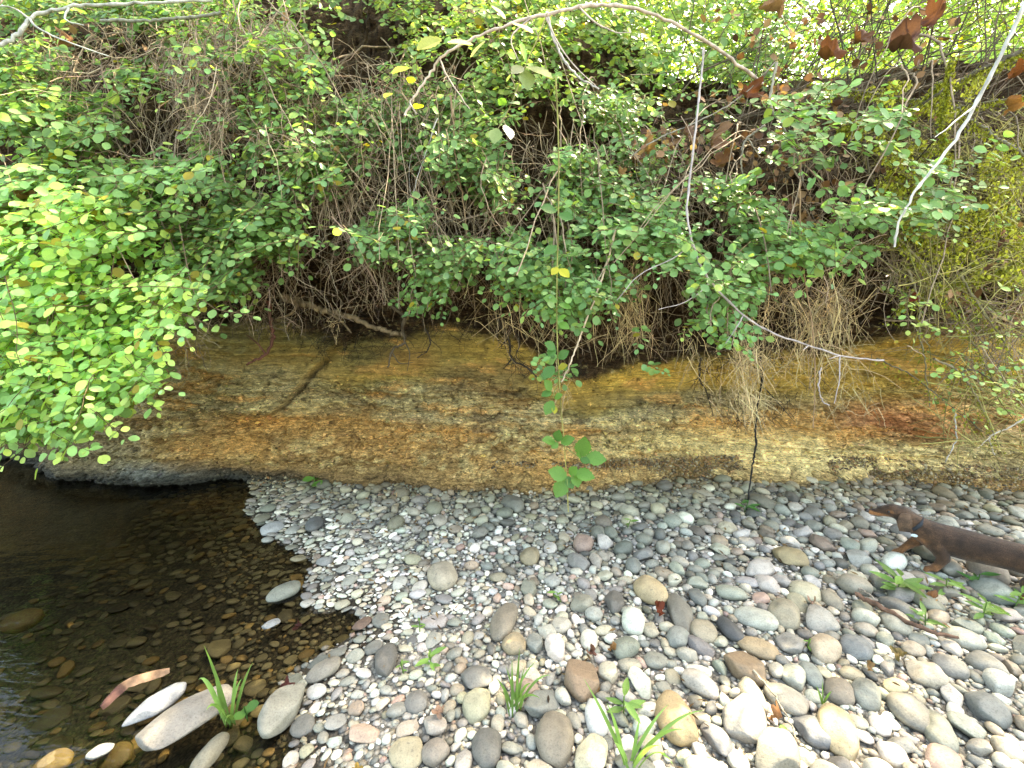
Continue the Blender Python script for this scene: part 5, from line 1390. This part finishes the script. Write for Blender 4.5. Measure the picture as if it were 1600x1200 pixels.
# ------------------------------------------------------------------ the dog
def dog():
    g = .035
    base = np.array([1.95, 1.72, .06])
    th = thing('dog', 'brown and tan short legged dog with a dark collar stepping left over the gravel', 'dog', tuple(base))
    N = {}; E = []
    def nd(k, p, r, par=None):
        p = (1.95 + (p[0] - 1.95) * .74 if p[0] > 1.95 else p[0], p[1], p[2])
        N[k] = (len(N), np.array(p, float), r)
        if par: E.append((N[par][0], N[k][0]))
    nd('pelvis', (2.33, 1.585, .225), (.074, .082))
    nd('loin', (2.20, 1.625, .222), (.070, .076), 'pelvis')
    nd('belly', (2.07, 1.665, .218), (.074, .080), 'loin')
    nd('ribs', (1.95, 1.70, .215), (.078, .086), 'belly')
    nd('chest', (1.845, 1.73, .220), (.074, .084), 'ribs')
    nd('withers', (1.785, 1.75, .248), (.058, .064), 'chest')
    nd('neck', (1.735, 1.768, .282), (.047, .050), 'withers')
    nd('poll', (1.690, 1.784, .310), (.045, .046), 'neck')
    nd('skull', (1.650, 1.797, .318), (.043, .040), 'poll')
    nd('stop', (1.612, 1.808, .304), (.034, .031), 'skull')
    nd('muzzle', (1.584, 1.815, .288), (.026, .024), 'stop')
    nd('snout', (1.556, 1.823, .281), (.020, .018), 'muzzle')
    # near fore leg (under the shoulder)
    nd('shn', (1.845, 1.685, .170), (.040, .042), 'chest')
    nd('eln', (1.862, 1.668, .128), (.030, .030), 'shn')
    nd('wrn', (1.845, 1.664, .088), (.021, .021), 'eln')
    nd('pan', (1.828, 1.662, .060), (.023, .019), 'wrn')
    nd('ton', (1.800, 1.662, .053), (.019, .014), 'pan')
    # far fore leg reaching forward
    nd('shf', (1.800, 1.775, .180), (.036, .036), 'withers')
    nd('elf', (1.768, 1.785, .140), (.026, .026), 'shf')
    nd('wrf', (1.738, 1.792, .100), (.019, .019), 'elf')
    nd('paf', (1.722, 1.797, .070), (.021, .017), 'wrf')
    nd('tof', (1.700, 1.802, .058), (.017, .013), 'paf')
    for s, y, dx in (('n', 1.53, -.07), ('f', 1.625, .06)):
        nd('hip' + s, (2.335 + dx * .3, y + .0, .175), (.058, .064), 'pelvis')
        nd('kn' + s, (2.285 + dx, y - .012, .132), (.038, .038), 'hip' + s)
        nd('hk' + s, (2.325 + dx, y - .012, .100), (.021, .021), 'kn' + s)
        nd('pw' + s, (2.300 + dx, y - .012, .062), (.022, .018), 'hk' + s)
        nd('toe' + s, (2.268 + dx, y - .010, .054), (.018, .013), 'pw' + s)
    nd('ta', (2.42, 1.56, .262), (.026, .026), 'pelvis')
    nd('tb', (2.52, 1.535, .285), (.015, .015), 'ta')
    nd('tc', (2.62, 1.51, .320), (.008, .008), 'tb')
    Vs, Fs, off = [], [], 0
    VI, FI = ICO[3]; inv = {N[k][0]: k for k in N}
    def rr(k):
        r = N[k][2]; return (r + r) if isinstance(r, float) else r
    def solid(c, r):
        nonlocal off
        Vs.append(VI * np.array([(r[0] + r[1]) / 2, r[0], r[1]]) + c); Fs.append(FI + off); off += len(VI)
    for i, j in E:
        p, q = N[inv[i]], N[inv[j]]; L = float(np.linalg.norm(p[1] - q[1])); m = max(3, int(L / .006))
        for s_ in np.linspace(0, 1, m):
            solid(p[1] * (1 - s_) + q[1] * s_ - base, np.array(rr(inv[i])) * (1 - s_) + np.array(rr(inv[j])) * s_)
    for tk, pk in (('ton', 'pan'), ('tof', 'paf'), ('toen', 'pwn'), ('toef', 'pwf')):
        f_ = nrm(N[tk][1] - N[pk][1]); l_ = nrm(np.cross(f_, [0, 0, 1.]))
        for q in (-.012, -.004, .004, .012):
            for e_ in (0, .006, .012):
                solid(N[tk][1] + f_ * (.006 + e_ - abs(q) * .5) + l_ * q * 1.1 + np.array([0, 0, -.003 - e_ * .3]) - base, (.0062, .008))
    me = bpy.data.meshes.new('body')
    V_, F_ = np.concatenate(Vs), np.concatenate(Fs)
    me.from_pydata(V_.tolist(), [], F_.tolist())
    o = bpy.data.objects.new('body', me); COL.objects.link(o)
    rm = o.modifiers.new('join', 'REMESH'); rm.mode = 'VOXEL'; rm.voxel_size = .0030; rm.use_smooth_shade = True
    sm = o.modifiers.new('soft', 'SMOOTH'); sm.factor = .6; sm.iterations = 10
    dg = bpy.context.evaluated_depsgraph_get(); ev = o.evaluated_get(dg)
    m2 = bpy.data.meshes.new_from_object(ev, depsgraph=dg); bpy.data.objects.remove(o)
    m2.name = 'body'; m2.polygons.foreach_set('use_smooth', np.ones(len(m2.polygons), bool))
    nv = len(m2.vertices); P = np.empty(nv * 3, np.float32); m2.vertices.foreach_get('co', P); P = P.reshape(-1, 3)
    W = P + base
    BR = np.array([.058, .029, .015]); DKB = np.array([.024, .012, .007]); TANC = np.array([.20, .085, .032])
    C = np.tile(BR, (nv, 1))
    pt = fbm(W[:, 0] * 9, W[:, 1] * 9, W[:, 2] * 12, seed=91)
    C = C + (DKB - C) * (smooth(.40, .62, pt) * .75)[:, None]
    back = smooth(.25, .30, W[:, 2]) * (W[:, 0] > 1.80)
    C = C + (DKB * 1.2 - C) * (back * .6)[:, None]
    tan = smooth(.105, .075, W[:, 2])
    # tan muzzle sides, throat, chest marks and legs
    mz = smooth(1.655, 1.615, W[:, 0]) * smooth(.305, .288, W[:, 2])
    br = np.exp(-(((W[:, 0] - 1.622) / .012) ** 2 + ((W[:, 2] - .322) / .008) ** 2))
    ch = smooth(1.80, 1.775, W[:, 0]) * smooth(.225, .20, W[:, 2]) * .7
    top = smooth(1.60, 1.56, W[:, 0]) * smooth(.290, .298, W[:, 2])
    for m_, c_ in ((tan, TANC), (mz, TANC), (br, TANC), (ch, TANC * .8), (top, DKB)):
        C = C + (c_ - C) * np.clip(m_, 0, 1)[:, None]
    ca = m2.color_attributes.new('tone', 'FLOAT_COLOR', 'POINT'); cc = np.ones((nv, 4), np.float32); cc[:, :3] = C; ca.data.foreach_set('color', cc.ravel())
    t = NT('short_fur'); col = t.tone(); vv = t.coords((1, 1, 1)); n_ = t.noise(vv, 260, 3, .6); n2 = t.noise(vv, 18, 4)
    c_ = t.mul(col, t.ramp(n_, [(.35, .5), (.65, 1.6)])); c_ = t.mul(c_, t.ramp(n2, [(.35, .55), (.65, 1.5)]))
    fur = t.done(t.bsdf(c_, .62, .22, t.bump(n_, .8, .004), **{'Sheen Weight': .12}))
    link('body', m2, th, fur)
    # ears: long hanging flaps
    def ear(side):
        c0 = np.array([1.690, 1.784, .335]); lat = np.array([-.25, -.97, 0]) * side
        rows_ = []; n = 9
        for i in range(n):
            s_ = i / (n - 1)
            ctr = c0 + lat * (.036 + .020 * math.sin(s_ * 2.2)) + np.array([.018 * s_ + .010, -.004 * s_, -.108 * s_ + .006 * math.sin(s_ * 3)])
            w = .014 + .034 * math.sin(min(1, s_ * 1.25 + .12) * math.pi * .62) * (1 if s_ < .85 else .8)
            for j in range(7):
                a = (j - 3) / 3
                rows_.append(ctr + np.array([a * w, 0, -.006 * (a * a)]) + lat * (.006 * (1 - a * a)))
        V = np.array(rows_) - base
        F = np.array([(i * 7 + j, i * 7 + j + 1, (i + 1) * 7 + j + 1, (i + 1) * 7 + j) for i in range(n - 1) for j in range(6)])
        m_ = make_mesh('ear', V, F, np.tile(np.array([.075, .042, .024]), (len(V), 1)))
        e = link('ear', m_, th, fur); so = e.modifiers.new('thick', 'SOLIDIFY'); so.thickness = .005; so.offset = 0
        su = e.modifiers.new('sub', 'SUBSURF'); su.levels = 2; su.render_levels = 2
    ear(1); ear(-1)
    def ball(name, p, r, col, rough, sc=(1, 1, 1)):
        V, F = ICO[3]; t_ = NT(name); mt = t_.done(t_.bsdf(tuple(col) + (1,), rough, .5))
        link(name, make_mesh(name, V * np.array(sc) * r + (np.array(p) - base), F), th, mt)
    ball('eye', (1.6205, 1.7725, .317), .009, (.01, .006, .004), .08)
    ball('eye', (1.640, 1.832, .316), .0075, (.01, .006, .004), .08)
    ball('nose', (1.535, 1.829, .284), .0135, (.018, .012, .012), .3, (1, 1.1, .8))
    Vn = spline([(1.548, 1.808, .266), (1.575, 1.797, .268), (1.602, 1.786, .272)], 8)
    t_ = NT('mouth'); link('mouth', make_mesh('mouth', *tubes(Vn[None] - base, .0016, 5)), th, t_.done(t_.bsdf((.02, .01, .01, 1), .5)))
    # collar: a band round the neck with a small pale tag
    ax = nrm(N['neck'][1] - N['withers'][1]); cc0 = N['withers'][1] * .38 + N['neck'][1] * .62
    sx = nrm(np.cross(ax, [0, 0, 1.])); sy = np.cross(sx, ax); k = 32; V = []
    for i in range(k):
        a = 2 * math.pi * i / k
        for (rr, h) in ((.0515, -.009), (.0545, -.009), (.0545, .009), (.0515, .009)):
            V.append(cc0 + (sx * math.cos(a) + sy * math.sin(a)) * rr + ax * h - base)
    F = [((i * 4 + j), (i * 4 + (j + 1) % 4), ((i + 1) % k) * 4 + (j + 1) % 4, ((i + 1) % k) * 4 + j) for i in range(k) for j in range(4)]
    t_ = NT('collar_webbing'); cm = t_.done(t_.bsdf((.018, .022, .028, 1), .7))
    link('collar', make_mesh('collar', np.array(V), np.array(F)), th, cm)
    t_ = NT('pale_tag'); tm = t_.done(t_.bsdf((.62, .76, .80, 1), .35))
    p0 = cc0 - sy * .06 + sx * .0
    b = bmesh.new(); bmesh.ops.create_cube(b, size=1); bmesh.ops.bevel(b, geom=b.edges[:], offset=.2, segments=2, affect='EDGES')
    tg = bpy.data.meshes.new('tag'); b.to_mesh(tg); b.free()
    o = link('tag', tg, th, tm); o.location = Vector(np.array([1.730, 1.705, .222]) - base); o.scale = (.036, .005, .019); o.rotation_euler = (.4, .35, .3)
    th.location = (1.895, 1.709, .087); th.scale = (.75, .75, .75); th.rotation_euler = (0, 0, math.radians(-20))
    return th
DOG = dog()
